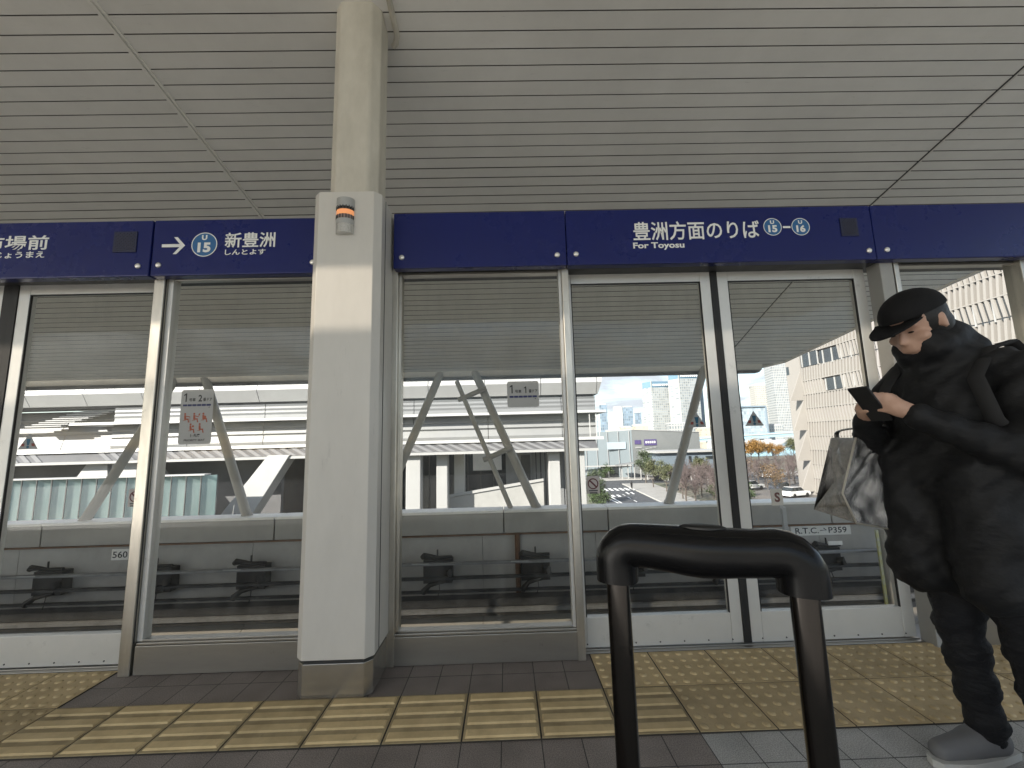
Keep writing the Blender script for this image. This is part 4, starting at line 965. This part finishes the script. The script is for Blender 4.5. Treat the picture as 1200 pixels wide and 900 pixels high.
for x in (37.4, 38.7): q.box(x, x+.55, 85.9, 85.99, -4.4, -3.0)
q.build('window', M['dglass'], lo)
q = MB()
for x in (32.5, 38, 44.0, 47.5): q.box(x, x+.7, 86.5, 87.2, -8, -5.605)
q.build('pillar', M['wpanel'], lo)
q = MB(); q.box(31, 48, 89, 89.2, -8, -5.605); q.build('back_wall', M['frame'], lo)
sc_ = thing('entrance_canopy', (29, 90, -8), 'slanting white walkway canopy in front of the grey hall', 'canopy')
q = MB(); q.hexa([(24, 91, -5.0), (33, 88, -3.6), (33, 91, -3.6), (24, 93.5, -5.0), (24, 91, -4.8), (33, 88, -3.4), (33, 91, -3.4), (24, 93.5, -4.8)]); q.build('roof', M['gpanel'], sc_)
q = MB()
for k in range(7): x = 25+1.25*k; y = 91.6-.33*(x-24); q.box(x, x+.16, y+.6, y+.76, -8, -5.02+.155*(x-24))
q.build('pillar', M['wpanel'], sc_)

# ------------------------------------------------------------------ skyline
def tower(nm, D, xa, xb, top, depth, mat, label, skew=.0, cap=None, roofm=None, base=-8):
    x0, x1, z1 = xa*D, xb*D, 1.1127+top*D
    t = thing(nm, ((x0+x1)/2, D, base), label, 'building', 'skyline towers')
    q = MB(); q.prism([(x0, D), (x1, D+skew), (x1+depth*.25, D+skew+depth), (x0+depth*.25, D+depth)], 'z', base, z1); q.build('shaft', mat, t)
    q = MB(); q.prism([(x0+1, D+1.5), (x1-1, D+skew+1.5), (x1+depth*.2, D+skew+depth-1), (x0+depth*.2, D+depth-1)], 'z', z1, z1+D*.0035); q.build('roof_plant', M['slat'], t)
    return t, x0, x1, z1
offw = (.62, .63, .63)
gm_grid = gridmat('tower_grid', (.36, .37, .36), (.20, .22, .24), 3.4, 3.6, .62, .5)
gm_fine = gridmat('tower_fine', (.40, .40, .39), (.16, .18, .20), 2.2, 3.2, .55, .5)
gm_beige = gridmat('tower_beige', (.46, .44, .40), (.20, .20, .20), 3.0, 3.2, .9, .5)
gm_blue = gridmat('tower_blue', (.24, .29, .33), (.13, .18, .24), 3.0, 3.8, .3, .3, winrough=.1)
gm_pale = gridmat('tower_pale', (.33, .37, .40), (.24, .29, .33), 3.0, 3.5, .35, .3, winrough=.1)
gm_low = gridmat('block_beige', (.52, .46, .36), (.28, .25, .21), 3.4, 3.2, 1.1, .5)
bluec = pmat('blue_crown', (.13, .22, .30), .15, var=.1, vscale=.02, spec=.7)
darkc = pmat('tower_shade', (.20, .25, .30), .3)
def twin(D, xs, xa, xb, top, label):
    t = thing('twin_tower', ((xa+xb)/2*D, D, -8), label, 'building', 'skyline towers'); z1 = 1.1127+top*D; w = (xb-xa)*D
    x0, x1 = xa*D, xb*D; xl = xs*D
    q = MB(); pp_ = [(xl, D+16), (x0, D), (x1, D+3), (x1+14, D+34), (xl+14, D+44)]
    q.prism(pp_, 'z', -8, z1-9); q.build('shaft', gm_grid, t)
    q = MB(); q.prism([(x+.0, y) for x, y in pp_], 'z', z1-8.99, z1); q.build('crown', bluec, t)
    q = MB()
    for k in range(9): q.box(x0+w*(.08+.095*k), x0+w*(.08+.095*k+.065), D-.5+.3*k*.3, D-.2+.3*k*.3, z1-6.6, z1-4.0)
    q.build('crown_sign', M['white_ink'], t)
    q = MB(); q.box(xl-.3, xl+.6, D+15, D+16.5, z1-9, z1+.4); q.box(x0-.6, x0+.6, D-.6, D+.6, z1-14, z1+.5); q.build('corner_fin', M['wpanel'], t)
    q = MB(); q.box(x1+.05, x1+9.0, D+12, D+30, -8, z1-21); q.build('side_core', darkc, t)
    return t
twin(610, .343, .3575, .406, .1345, 'white gridded tower with a blue lettered crown, left of its taller twin')
t2 = twin(560, .411, .4265, .478, .1560, 'taller white gridded tower with a blue crown, partly behind the slanted strut')
tower('office_tower', 640, .262, .283, .0725, 30, gridmat('slab_white', (.60, .62, .62), (.40, .43, .46), 6, 3.4, 1.4, .5), 'narrow white slab tower joined to a blue glass tower', 0)
tower('office_tower', 641, .2835, .3085, .0725, 28, gm_blue, 'blue glass tower beside a narrow white slab')
tower('office_tower', 800, .313, .328, .0585, 30, gm_blue, 'small distant blue tower left of the blue crowned tower')
tower('office_tower', 560, .228, .246, .0800, 30, gm_blue, 'slender blue tower right of the white station roof edge')
tower('office_tower', 900, .205, .224, .050, 30, gm_pale, 'distant pale tower right behind the white station roof edge')
tower('office_tower', 700, .503, .522, .068, 26, gm_blue, 'blue grey tower right of the warning sticker on the left leaf')
for D, a, b, h, lb in ((300, .275, .305, .024, 'low beige block before the blue glass tower'), (310, .308, .343, .028, 'low cream block at the foot of the blue crowned tower'), (290, .47, .56, .018, 'long low beige block at the foot of the taller white tower'), (330, .395, .44, .030, 'low white block between the two white towers'), (340, .24, .272, .016, 'low beige block at the edge of the white station roof')):
    tower('apartment_block', D, a, b, h, 18, gm_low if 'beige' in lb or 'cream' in lb else gm_fine, lb)
tower('office_tower', 420, .571, .632, .0655, 30, gm_pale, 'broad pale glass block behind the warning sticker on the right leaf')
q_ = [o for o in bpy.data.objects if o.get('label', '').startswith('broad pale glass')][0]
q = MB(); a, b, z = .571*420, .632*420, 1.1127+.0655*420
q.box(a-.8, b+.8, 418.6, 419.9, z-.2, z+1.2); q.box(a-1.2, a+.2, 418.6, 419.9, -8, z-.21); q.box(b-.2, b+1.2, 418.6, 419.9, -8, z-.21); q.build('portal_frame', darkc, q_)
tower('apartment_tower', 640, .612, .668, .118, 26, gm_beige, 'greyish beige apartment tower left of the white one')
tower('apartment_tower', 520, .659, .735, .182, 26, gm_fine, 'tall white apartment tower left of the latticed block')
tower('apartment_block', 430, .632, .672, .020, 16, gm_fine, 'small low pale block between bridge and beige tower')
br = thing('canal_bridge', (170, 262, -8), 'pale blue girder bridge crossing behind the orange trees', 'bridge')
brm = pmat('bridge_blue', (.30, .46, .54), .5, var=.06)
q = MB(); n = 14
for k in range(n):
    f = lambda t: (110+110*t, 262-14*t, -3.2+5.2*t-1.5*t*t)
    a, b = f(k/n), f((k+1)/n)
    q.hexa([(a[0], a[1], a[2]), (b[0], b[1], b[2]), (b[0], b[1]+8, b[2]), (a[0], a[1]+8, a[2]), (a[0], a[1], a[2]+2.6), (b[0], b[1], b[2]+2.6), (b[0], b[1]+8, b[2]+2.6), (a[0], a[1]+8, a[2]+2.6)])
q.build('girder', brm, br)
q = MB()
for k in range(n): a = f((k+.0)/n); q.hexa([(a[0], a[1]-.4, a[2]+1.6), (a[0]+7.9, a[1]-1.4, a[2]+1.9), (a[0]+7.9, a[1]-1.1, a[2]+1.9), (a[0], a[1]-.1, a[2]+1.6), (a[0], a[1]-.4, a[2]+2.3), (a[0]+7.9, a[1]-1.4, a[2]+2.6), (a[0]+7.9, a[1]-1.1, a[2]+2.6), (a[0], a[1]-.1, a[2]+2.3)])
q.build('parapet', M['wpanel'], br)
for px in (126, 160, 190):
    q = MB(); q.box(px, px+4, 256, 262, -8, -2.0); q.build('pier', M['slat'], br)
for i, (x, w, y) in enumerate(((96, 13, 170), (110.5, 12, 172), (124, 13, 174))):
    g = thing('gabled_shed', (x, y, -8), ['white gabled shed roof behind the leftmost orange tree', 'white gabled shed roof in the middle, before the bridge', 'white gabled shed roof nearest the latticed block'][i], 'building', 'white gabled sheds')
    q = MB(); q.prism([(x, -4.6), (x+w, -4.6), (x+w/2, -1.6)], 'y', y, y+26); q.build('roof', M['wpanel'], g)
    q = MB(); q.box(x+.4, x+w-.4, y+.5, y+25, -8, -4.61); q.build('wall', brm, g)
    q = MB(); q.prism([(x+1.2, -4.3), (x+w-1.2, -4.3), (x+w/2, -2.2)], 'y', y-.12, y-.02); q.build('gable', darkc, g)

# ------------------------------------------------------------------ latticed block on the right
fb = thing('latticed_building', (50, 50, -8), 'huge beige block wrapped in upright lattice fins with dark strip windows', 'building')
FX = 45.3
lat = pmat('lattice_beige', (.29, .272, .252), .6, var=.05, vscale=.3); latd = pmat('lattice_backing', (.12, .10, .09), .7, var=.06, vscale=.3)
q = MB(); q.box(FX+.35, FX+26, 34.2, 65.2, -8, 27); q.build('wall', latd, fb)
q = MB(); q.box(FX-.0, FX+.349, 62.0, 65.2, -8, 27); q.build('edge_panel', lat, fb)
wins = [(58.35, 62.1, 11.0, 13.05), (50.9, 58.1, 10.75, 12.75), (34.8, 50.8, 10.75, 12.75), (51.0, 57.6, 6.98, 8.65), (34.8, 50.9, 6.98, 8.65), (64.5, 65.1, 10.3, 11.6)]
q = MB(); y = 34.6
rows = [-7.6+2.06*k for k in range(17)]
while y < 61.8:
    for k, z in enumerate(rows):
        a, b = z+.06, z+2.0
        s = .11*(1 if k % 2 else -1)
        if y > 54.5 and any(w[0]-.25 < y < w[1]+.1 and a < w[3]-.4 and b > w[2]+.4 for w in wins): continue
        q.hexa([(FX, y-s, a), (FX+.34, y-s, a), (FX+.34, y-s+.23, a), (FX, y-s+.23, a), (FX, y+s, b), (FX+.34, y+s, b), (FX+.34, y+s+.23, b), (FX, y+s+.23, b)])
    y += .52
q.build('lattice_fins', lat, fb)
q = MB()
for z in rows:
    segs = [(34.3, 61.95)]
    for w in wins[:5]:
        if w[2]-.1 < z < w[3]+.1:
            segs = [p for sg in segs for p in ([(sg[0], min(sg[1], w[0])), (max(sg[0], w[1]), sg[1])] if w[0] < sg[1] and w[1] > sg[0] else [sg]) if p[1]-p[0] > .1]
    for a, b in segs: q.box(FX-.02, FX+.345, a, b, z-.05, z+.055)
q.build('floor_band', lat, fb)
for w in wins:
    q = MB(); q.box(FX-.03 if w[0] > 64 else FX+.18, FX+.348 if w[0] < 64 else FX-.005, w[0], w[1], w[2], w[3]); f = q.build('window', M['dglass'], fb)
    if w[1]-w[0] > 3:
        q = MB(); yy = w[0]
        while yy < w[1]: q.box(FX+.05, FX+.178, yy, yy+.12, w[2], w[3]); yy += 1.6
        q.build('window_frame', M['wpanel'], f)
q = MB()
for z in (-7.5, -3.0, 1.5, 6.0): q.prism([(FX-.005, z), (FX-2.0, z), (FX-.005, z+4.45)], 'y', 62.05, 62.2)
for k, z in enumerate((-7.5, -3.0, 1.5, 6.0)): pass
q.build('shade_fin', lat, fb)
q = MB(); q.box(FX+.5, FX+20, 34.3, 62, -8, -7.99); q.build('base', M['frame'], fb)
# ------------------------------------------------------------------ suitcase
sc = thing('suitcase', (.19, .43, 0), 'black suitcase handle with bronze telescopic poles standing close in front of the camera', 'suitcase')
blackp = pmat('black_handle', (0.006, 0.006, 0.0065), 0.22, spec=0.2, bump=.03, bscale=400)
bronze = pmat('bronze_pole', (0.046, 0.042, 0.039), 0.14, 1.0, var=.1, vscale=4, stretch=(1, 1, .1))
A, B = Vector((.113, .455, 0)), Vector((.2630, .389, 0)); U = (B-A).normalized()
path, rad = [], []
path += [A+Vector((0, 0, .9665)), A+Vector((0, 0, .985))]; rad += [.0208, .0208]
for k in range(1, 6):
    a = math.pi/2*k/5; path.append(A + U*(.017*(1-math.cos(a))) + Vector((0, 0, .985+.017*math.sin(a)))); rad.append(.0210)
L = (B-A).length
for t_, dz, r in ((.22, .0016, .0212), (.32, .0008, .0220), (.42, -.0002, .0230), (.5, -.0006, .0234), (.58, -.0002, .0230), (.68, .0008, .0220), (.78, .0016, .0212)):
    path.append(A+U*L*t_+Vector((0, 0, 1.0005+dz))); rad.append(r)
for k in range(5, 0, -1):
    a = math.pi/2*k/5; path.append(B - U*(.017*(1-math.cos(a))) + Vector((0, 0, .987+.017*math.sin(a)))); rad.append(.0210)
path += [B+Vector((0, 0, .985)), B+Vector((0, 0, .972))]; rad += [.0208, .0208]
q = MB(); rings = []
Nn = Vector((-U.y, U.x, 0))
for i, p in enumerate(path):
    t_ = (path[min(i+1, len(path)-1)]-path[max(i-1, 0)]).normalized(); b_ = t_.cross(Nn).normalized()
    rings.append([p + rad[i]*((abs(math.cos(w))**.8*math.copysign(1, math.cos(w)))*Nn*.98 + (abs(math.sin(w))**.8*math.copysign(1, math.sin(w)))*b_) for w in [2*math.pi*k/28 for k in range(28)]])
q.loft(rings); q.build('grip', blackp, sc, smooth=True)
q = MB(); c = A+U*L*.52+Vector((0, 0, 1.0232)); rr = []
for h, s in ((-.004, 1), (.0008, 1), (.0022, .8), (.0026, .3)):
    rr.append([c+U*.021*s*math.cos(w)+Nn*.0095*s*math.sin(w)+Vector((0, 0, h)) for w in [2*math.pi*k/24 for k in range(24)]])
q.loft(rr); q.build('release_button', pmat('black_button', (.012, .012, .012), .45), sc, smooth=True)
for P, zt_ in ((A, .966), (B, .969)):
    q = MB(); rg = []
    for z in (.60, zt_):
        rg.append([P + U*.0115*(abs(math.cos(w))**.6*math.copysign(1, math.cos(w))) + Nn*.0085*(abs(math.sin(w))**.6*math.copysign(1, math.sin(w))) + Vector((0, 0, z)) for w in [2*math.pi*k/20 for k in range(20)]])
    q.loft(rg); q.build('pole', bronze, sc, smooth=True)
shell = pmat('suitcase_shell', (.015, .015, .017), .4, bump=.1, bscale=80)
C0 = (A+B)/2 - Nn*.05
def obox(q, w, d, z0, z1, off=0):
    p = []
    for z in (z0, z1):
        for sx, sy in ((-1, -1), (1, -1), (1, 1), (-1, 1)): p.append(C0+U*w/2*sx+Nn*(d/2*sy+off)+Vector((0, 0, z)))
    q.hexa(p)
q = MB(); obox(q, .36, .23, .075, .60); q.build('body', shell, sc, bevel=.035, seg=4)
q = MB()
for k in range(5):
    p = C0+U*(-.12+.06*k)-Nn*.1155; q.tube([p+Vector((0, 0, .12)), p+Vector((0, 0, .56))], .006, 6)
q.build('rib', shell, sc)
for sx in (-1, 1):
    for sy in (-1, 1):
        p = C0+U*.14*sx+Nn*.08*sy; q = MB(); q.tube([p-U*.012+Vector((0, 0, .028)), p+U*.012+Vector((0, 0, .028))], .027, 16); q.build('wheel', M['rubber'], sc)

# ------------------------------------------------------------------ standing person
pr = thing('person', (1.66, 1.53, 0), 'person in black coat and dark cap standing side on, looking down at a phone', 'person')
skin = pmat('skin', (.55, .34, .25), .5, var=.05, vscale=20)
F = Vector((-.985, -.17, 0)).normalized(); S = Vector((F.y, -F.x, 0)) * -1      # F forward, S towards camera side (right hand side of figure in the picture)
if S.y > 0: S = -S
O = Vector((1.58, 1.435, 0))
KS = .965
def P(f, s, z): return O + (F*f + S*s + Vector((0, 0, z)))*KS
bd = MB()
H = P(.115, 0, 1.535)
up = (Vector((0, 0, 1))*.86+F*.42).normalized(); fw = (F*.88-Vector((0, 0, 1))*.42).normalized()
def HP(a, s, b): return H + fw*a + S*s + up*b
def ell(c, rf, rs, ru, q):
    rings = []
    for k in range(1, 12):
        a = math.pi*k/12
        rings.append([c + fw*rf*math.sin(a)*math.cos(w)+S*rs*math.sin(a)*math.sin(w)-up*ru*math.cos(a) for w in [2*math.pi*i/18 for i in range(18)]])
    q.loft(rings)
ell(HP(-.012, 0, .03), .093, .074, .088, bd); ell(HP(.028, 0, -.045), .062, .055, .062, bd)
bd.capsule(HP(.076, 0, .005), HP(.094, 0, -.028), .008, .012, 8)                # nose
for s in (-1, 1):
    bd.capsule(HP(-.01, .073*s, .012), HP(-.008, .076*s, -.022), .014, .010, 8)  # ears
    bd.capsule(HP(.054, .046*s, -.026), HP(.062, .026*s, -.024), .019, .017, 8)     # cheeks
    bd.capsule(HP(.074, .045*s, .022), HP(.082, .015*s, .024), .009, .009, 8)    # brow
bd.capsule(HP(.084, -.018, -.058), HP(.084, .018, -.058), .007, .007, 8); bd.capsule(HP(.08, -.016, -.068), HP(.08, .016, -.068), .008, .008, 8)
bd.capsule(P(-.02, 0, 1.36), HP(-.02, 0, -.05), .06, .055)
bd.capsule(P(.0, 0, .92), P(-.02, 0, 1.27), .10, .10)
for s in (-1, 1): bd.capsule(P(.0, .08*s, .9), P(.0, .095*s, .48), .07, .045); bd.capsule(P(.0, .095*s, .48), P(-.06, .10*s, .09), .045, .034); bd.capsule(P(-.06, .11*s, .05), P(.09, .12*s, .035), .032, .026)
HAND = {}
for s in (-1, 1):
    sh, el, wr = P(-.02, .16*s, 1.31), P(.08, .235*s, 1.06), P(.285, .085*s, 1.20)
    bd.capsule(sh, el, .045, .042); bd.capsule(el, wr, .042, .027)
    d = (wr-el).normalized(); HAND[s] = (wr, d)
    pal = wr + d*.045; bd.capsule(wr, pal+d*.02, .026, .030, 10)
    lat_ = (P(0, -s, 0)-P(0, 0, 0)).normalized()
    for i in range(4):
        z_ = Vector((0, 0, .026-.018*i)); b0_ = pal + d*.022 + z_ - lat_*.006
        L_ = (.040, .046, .043, .034)[i]
        b1 = b0_ + d*L_*.75 - lat_*.006; b2 = b1 + lat_*L_*.62 + d*.012
        bd.capsule(b0_, b1, .0088, .0082, 8); bd.capsule(b1, b2, .0080, .0070, 8)
    th = pal + Vector((0, 0, .028)) - d*.01
    bd.capsule(th-Vector((0, 0, .012)), th+lat_*.022+Vector((0, 0, .018))+d*.012, .0115, .0095, 8); bd.capsule(th+lat_*.022+Vector((0, 0, .018))+d*.012, th+lat_*.036+d*.034+Vector((0, 0, .016)), .0095, .008, 8)
link('body', remeshed(bd, .0065, 3), skin, pr, smooth='all')
eye = MB()
for s in (-1, 1):
    eye.ball(HP(.0765, .029*s, -.001), (.005, .011, .0035), 12, 8)
eye.build('eyes', pmat('eye_dark', (.02, .015, .012), .15), pr, smooth=True)
hair = MB(); ell(HP(-.022, 0, .030), .094, .082, .092, hair); ell(HP(-.045, 0, -.02), .07, .074, .07, hair)
link('hair', remeshed(hair, .012, 2), pmat('black_hair', (.006, .005, .0045), .55, bump=.5, bscale=90), pr, smooth='all')
cap = MB(); rings = []
for k in range(0, 9):
    a = math.pi/2*k/8; rings.append([HP(-.012, 0, .045)+fw*.108*math.cos(a)*math.cos(w)+S*.090*math.cos(a)*math.sin(w)+up*.086*math.sin(a) if k < 8 else HP(-.012, 0, .045)+fw*.006*math.cos(w)+S*.006*math.sin(w)+up*.0865 for w in [2*math.pi*i/24 for i in range(24)]])
cap.loft(rings)
br_ = [[HP(.06, 0, .05)+fw*(f_*math.cos(w))+S*(.078*math.sin(w))+up*(z_-.02*math.cos(w)) for w in [-1.45+2.9*i/14 for i in range(15)]] for f_, z_ in ((.03, .0), (.115, -.006), (.115, -.012), (.03, -.008))]
cap.loft(br_); coth = pmat('black_cloth', (.008, .0083, .0095), .66, var=.3, vscale=14, bump=.55, bscale=11, spec=.32, bdist=.02, stretch=(1, 1, 1.6))
cap.build('cap', pmat('black_cap', (.008, .008, .009), .8, var=.2, bump=.3, bscale=220, spec=.25), pr, smooth=True)
jk = MB()
jk.capsule(P(.0, -.03, .78), P(.02, -.03, 1.05), .155, .155, 18); jk.capsule(P(.0, .03, .78), P(.02, .03, 1.05), .155, .155, 18); jk.capsule(P(.02, 0, 1.05), P(-.02, 0, 1.30), .160, .150, 18); jk.capsule(P(.0, -.06, .70), P(0, .06, .70), .135, .135, 18)
jk.capsule(P(-.02, -.13, 1.345), P(-.02, .13, 1.345), .085, .085, 14); jk.capsule(P(-.05, 0, 1.40), P(.02, 0, 1.44), .105, .095, 14); jk.capsule(P(-.13, 0, 1.36), P(-.1, 0, 1.44), .09, .07, 14)
jk.capsule(P(.045, -.02, 1.43), HP(.015, -.02, -.085), .085, .070, 14); jk.capsule(P(.045, .02, 1.43), HP(.015, .02, -.085), .085, .070, 14); jk.capsule(P(-.06, 0, 1.45), HP(-.06, 0, -.055), .085, .075, 14)
for s in (-1, 1):
    sh, el, wr = P(-.02, .185*s, 1.325), P(.08, .24*s, 1.05), P(.292, .080*s, 1.205)
    jk.capsule(sh, el, .076, .062, 14); jk.capsule(el, wr, .060, .042, 14)
    jk.capsule(P(.12, .1*s, .66), P(.10, .1*s, 1.0), .09, .10, 12)
me = remeshed(jk, .014, 5)
for v in me.vertices:
    p = v.co; v.co += v.normal * (.0045*math.sin(p.z*34+p.x*31+math.sin(p.y*24+p.x*9)*2.2) + .0035*math.sin(p.z*71+p.y*61-p.x*50+math.sin(p.z*19)*2))
link('jacket', me, coth, pr, smooth='all')
tr = MB()
for s in (-1, 1):
    tr.capsule(P(.0, .08*s, .85), P(.0, .095*s, .46), .094, .068, 14); tr.capsule(P(.0, .095*s, .46), P(-.06, .10*s, .09), .066, .054, 14)
me = remeshed(tr, .014, 4)
for v in me.vertices: p = v.co; v.co += v.normal*(.005*math.sin(p.z*55+p.y*30)+.003*math.sin(p.z*110-p.x*60))
link('trousers', me, pmat('dark_trousers', (.011, .0115, .014), .75, bump=.8, bscale=16, spec=.3, bdist=.02, stretch=(1, 1, 2)), pr, smooth='all')
for s in (-1, 1):
    q = MB(); q.capsule(P(-.09, .11*s, .055), P(.0, .115*s, .055), .050, .046, 14); q.capsule(P(.0, .115*s, .05), P(.125, .125*s, .040), .045, .034, 14); q.capsule(P(-.07, .105*s, .1), P(-.065, .105*s, .12), .052, .050, 14)
    me = remeshed(q, .011, 3)
    for v in me.vertices: v.co.z = max(v.co.z, .012)
    sh_ = link('shoe', me, pmat('grey_trainer', (.16, .16, .165), .7, var=.1), pr, smooth='all')
    q = MB(); pts = [(-.10, -.05), (.0, -.062), (.12, -.058), (.215, -.03), (.228, .0), (.215, .03), (.12, .058), (0, .062), (-.10, .05)]
    q.loft([[P(f_-.05, .116*s+t_*.88, z) for f_, t_ in pts] for z in (.002, .026)]); q.build('sole', pmat('pale_sole', (.55, .55, .53), .7), sh_)
bp = thing('backpack', (1.9, 1.55, 1.05), 'dark grey backpack worn by the standing person', 'backpack')
q = MB(); q.capsule(P(-.225, -.07, .98), P(-.215, -.07, 1.30), .115, .105, 14); q.capsule(P(-.225, .07, .98), P(-.215, .07, 1.30), .115, .105, 14); q.capsule(P(-.26, 0, .98), P(-.24, 0, 1.30), .13, .12, 14)
link('bag_body', remeshed(q, .014, 6), pmat('backpack_cloth', (.016, .018, .019), .75, var=.2, bump=.3, bscale=160), bp, smooth='all')
q = MB(); q.capsule(P(-.34, -.06, 1.0), P(-.34, .06, 1.0), .065, .065, 12); q.capsule(P(-.335, -.06, 1.10), P(-.335, .06, 1.10), .06, .06, 12)
link('front_pocket', remeshed(q, .012, 5), pmat('backpack_pocket', (.022, .024, .025), .75, bump=.3, bscale=160), bp, smooth='all')
for s in (-1, 1):
    q = MB(); q.tube([P(-.17, .12*s, 1.40), P(-.08, .135*s, 1.445), P(.02, .135*s, 1.42), P(.11, .14*s, 1.32), P(.12, .175*s, 1.18), P(.04, .205*s, 1.05), P(-.15, .16*s, .98)], .022, 8, flat=(1, .35)); q.build('strap', pmat('strap_black', (.014, .014, .015), .8), bp, smooth=True)
ph = thing('phone', (1.33, 1.5, 1.24), 'dark phone held in both hands by the standing person', 'phone')
c = (HAND[1][0]+HAND[-1][0])/2 + F*.085 + Vector((0, 0, .045)); dU = (Vector((0, 0, 1))*.8+F*.6).normalized(); dN = (F*-.8+Vector((0, 0, 1))*.6).normalized()
q = MB(); q.hexa([c+S*.034*a+dU*.070*b+dN*.004*n_ for n_ in (-1, 1) for a, b in ((-1, -1), (1, -1), (1, 1), (-1, 1))]); q.build('case', M['black_ink'], ph, bevel=.003)
q = MB(); q.add([c+S*.031*a+dU*.066*b+dN*.0046 for a, b in ((-1, -1), (1, -1), (1, 1), (-1, 1))], [(0, 1, 2, 3)]); q.build('screen', pmat('phone_screen', (.02, .02, .025), .08, emit=((.8, .9, 1), .15)), ph)
# silver insulated bag hanging from the arm
sv = thing('insulated_bag', (1.25, 1.5, .8), 'crumpled silver insulated bag hanging from the arm of the standing person', 'bag')
silver = pmat('silver_foil', (.50, .49, .48), .24, .95, var=.2, vscale=30, bump=1.0, bscale=230, stretch=(1, 1, 2.2))
inner = pmat('silver_underside', (.46, .43, .37), .45, .5, var=.1)
def grid(mb, p00, p10, p11, p01, n=10, mval=10, amp=.006, seed=0):
    n, mval, amp = n*3, mval*3, amp*1.6
    rn = random.Random(seed); vs = []
    ph_ = [rn.uniform(0, 6) for _ in range(4)]
    nrm = (Vector(p10)-Vector(p00)).cross(Vector(p01)-Vector(p00)).normalized()
    for j in range(mval+1):
        for i in range(n+1):
            u, v = i/n, j/mval
            p = Vector(p00)*(1-u)*(1-v)+Vector(p10)*u*(1-v)+Vector(p11)*u*v+Vector(p01)*(1-u)*v
            e = min(1, 6*min(u, 1-u, v, 1-v))
            p += nrm*amp*e*(math.sin(u*7+v*4+ph_[0])+.7*math.sin(v*11-u*5+ph_[1])+.5*math.sin(u*17+v*9+ph_[2])+.35*abs(math.sin(u*23-v*31+ph_[3]+math.sin(v*9)*2)))
            vs.append(p)
    mb.add(vs, [(j*(n+1)+i, j*(n+1)+i+1, (j+1)*(n+1)+i+1, (j+1)*(n+1)+i) for j in range(mval) for i in range(n)])
a_ = dict(TF=(1.295, 1.53, 1.09), BF=(1.255, 1.53, .785), BR=(1.40, 1.54, .755), TR=(1.44, 1.55, 1.09), TB=(1.335, 1.70, 1.09), BB=(1.235, 1.71, .805), BRB=(1.42, 1.72, .78), TRB=(1.47, 1.71, 1.08), MF=(1.222, 1.535, .89), MM=(1.262, 1.62, .92))
q = MB(); grid(q, a_['BF'], a_['BR'], a_['TR'], a_['MF'], amp=.005, seed=1); grid(q, a_['MF'], a_['TR'], a_['TR'], a_['TF'], 10, 6, .003, 2); q.build('front_panel', silver, sv, smooth='all')
q = MB(); grid(q, a_['BF'], a_['MF'], a_['MM'], a_['BB'], 6, 6, .004, 3); grid(q, a_['MF'], a_['TF'], a_['TB'], a_['MM'], 6, 6, .004, 4); q.build('gusset', silver, sv, smooth='all')
q = MB(); grid(q, a_['BB'], a_['BRB'], a_['TRB'], a_['TB'], amp=.005, seed=5); grid(q, a_['BR'], a_['BRB'], a_['TRB'], a_['TR'], amp=.003, seed=6); q.build('back_panel', silver, sv, smooth='all')
q = MB(); grid(q, a_['BF'], a_['BR'], a_['BRB'], a_['BB'], 6, 6, .002, 7); q.build('bottom', inner, sv, smooth='all')
q = MB(); q.tube([a_['TF'], a_['MF'], a_['BF'], a_['BR']], .0035, 6); q.build('piping', inner, sv, smooth=True)
def smoothpath(p, k=6):
    p = [Vector(v) for v in p]; p = [p[0]*2-p[1]] + p + [p[-1]*2-p[-2]]; out = []
    for a, b, c_, d in zip(p, p[1:], p[2:], p[3:]):
        for i in range(k):
            t_ = i/k; out.append(.5*((2*b)+(c_-a)*t_+(2*a-5*b+4*c_-d)*t_*t_+(3*b-a-3*c_+d)*t_**3))
    return out + [p[-2]]
for yy, k in ((1.545, 0), (1.69, 1)):
    q = MB(); w_ = HAND[-1][0]-F*.045-Vector((0, 0, .03)); q.tube(smoothpath([(1.325+.03*k, yy, 1.07), (1.335+.02*k, yy-.01, 1.115), tuple(w_+Vector((-.012, .02*k, -.0))), tuple(w_+Vector((.02, .02*k, .0))), (1.405+.02*k, yy-.01, 1.11), (1.415+.03*k, yy, 1.07)]), .011, 8, flat=(1, .35)); q.build('handle', silver, sv, smooth=True)
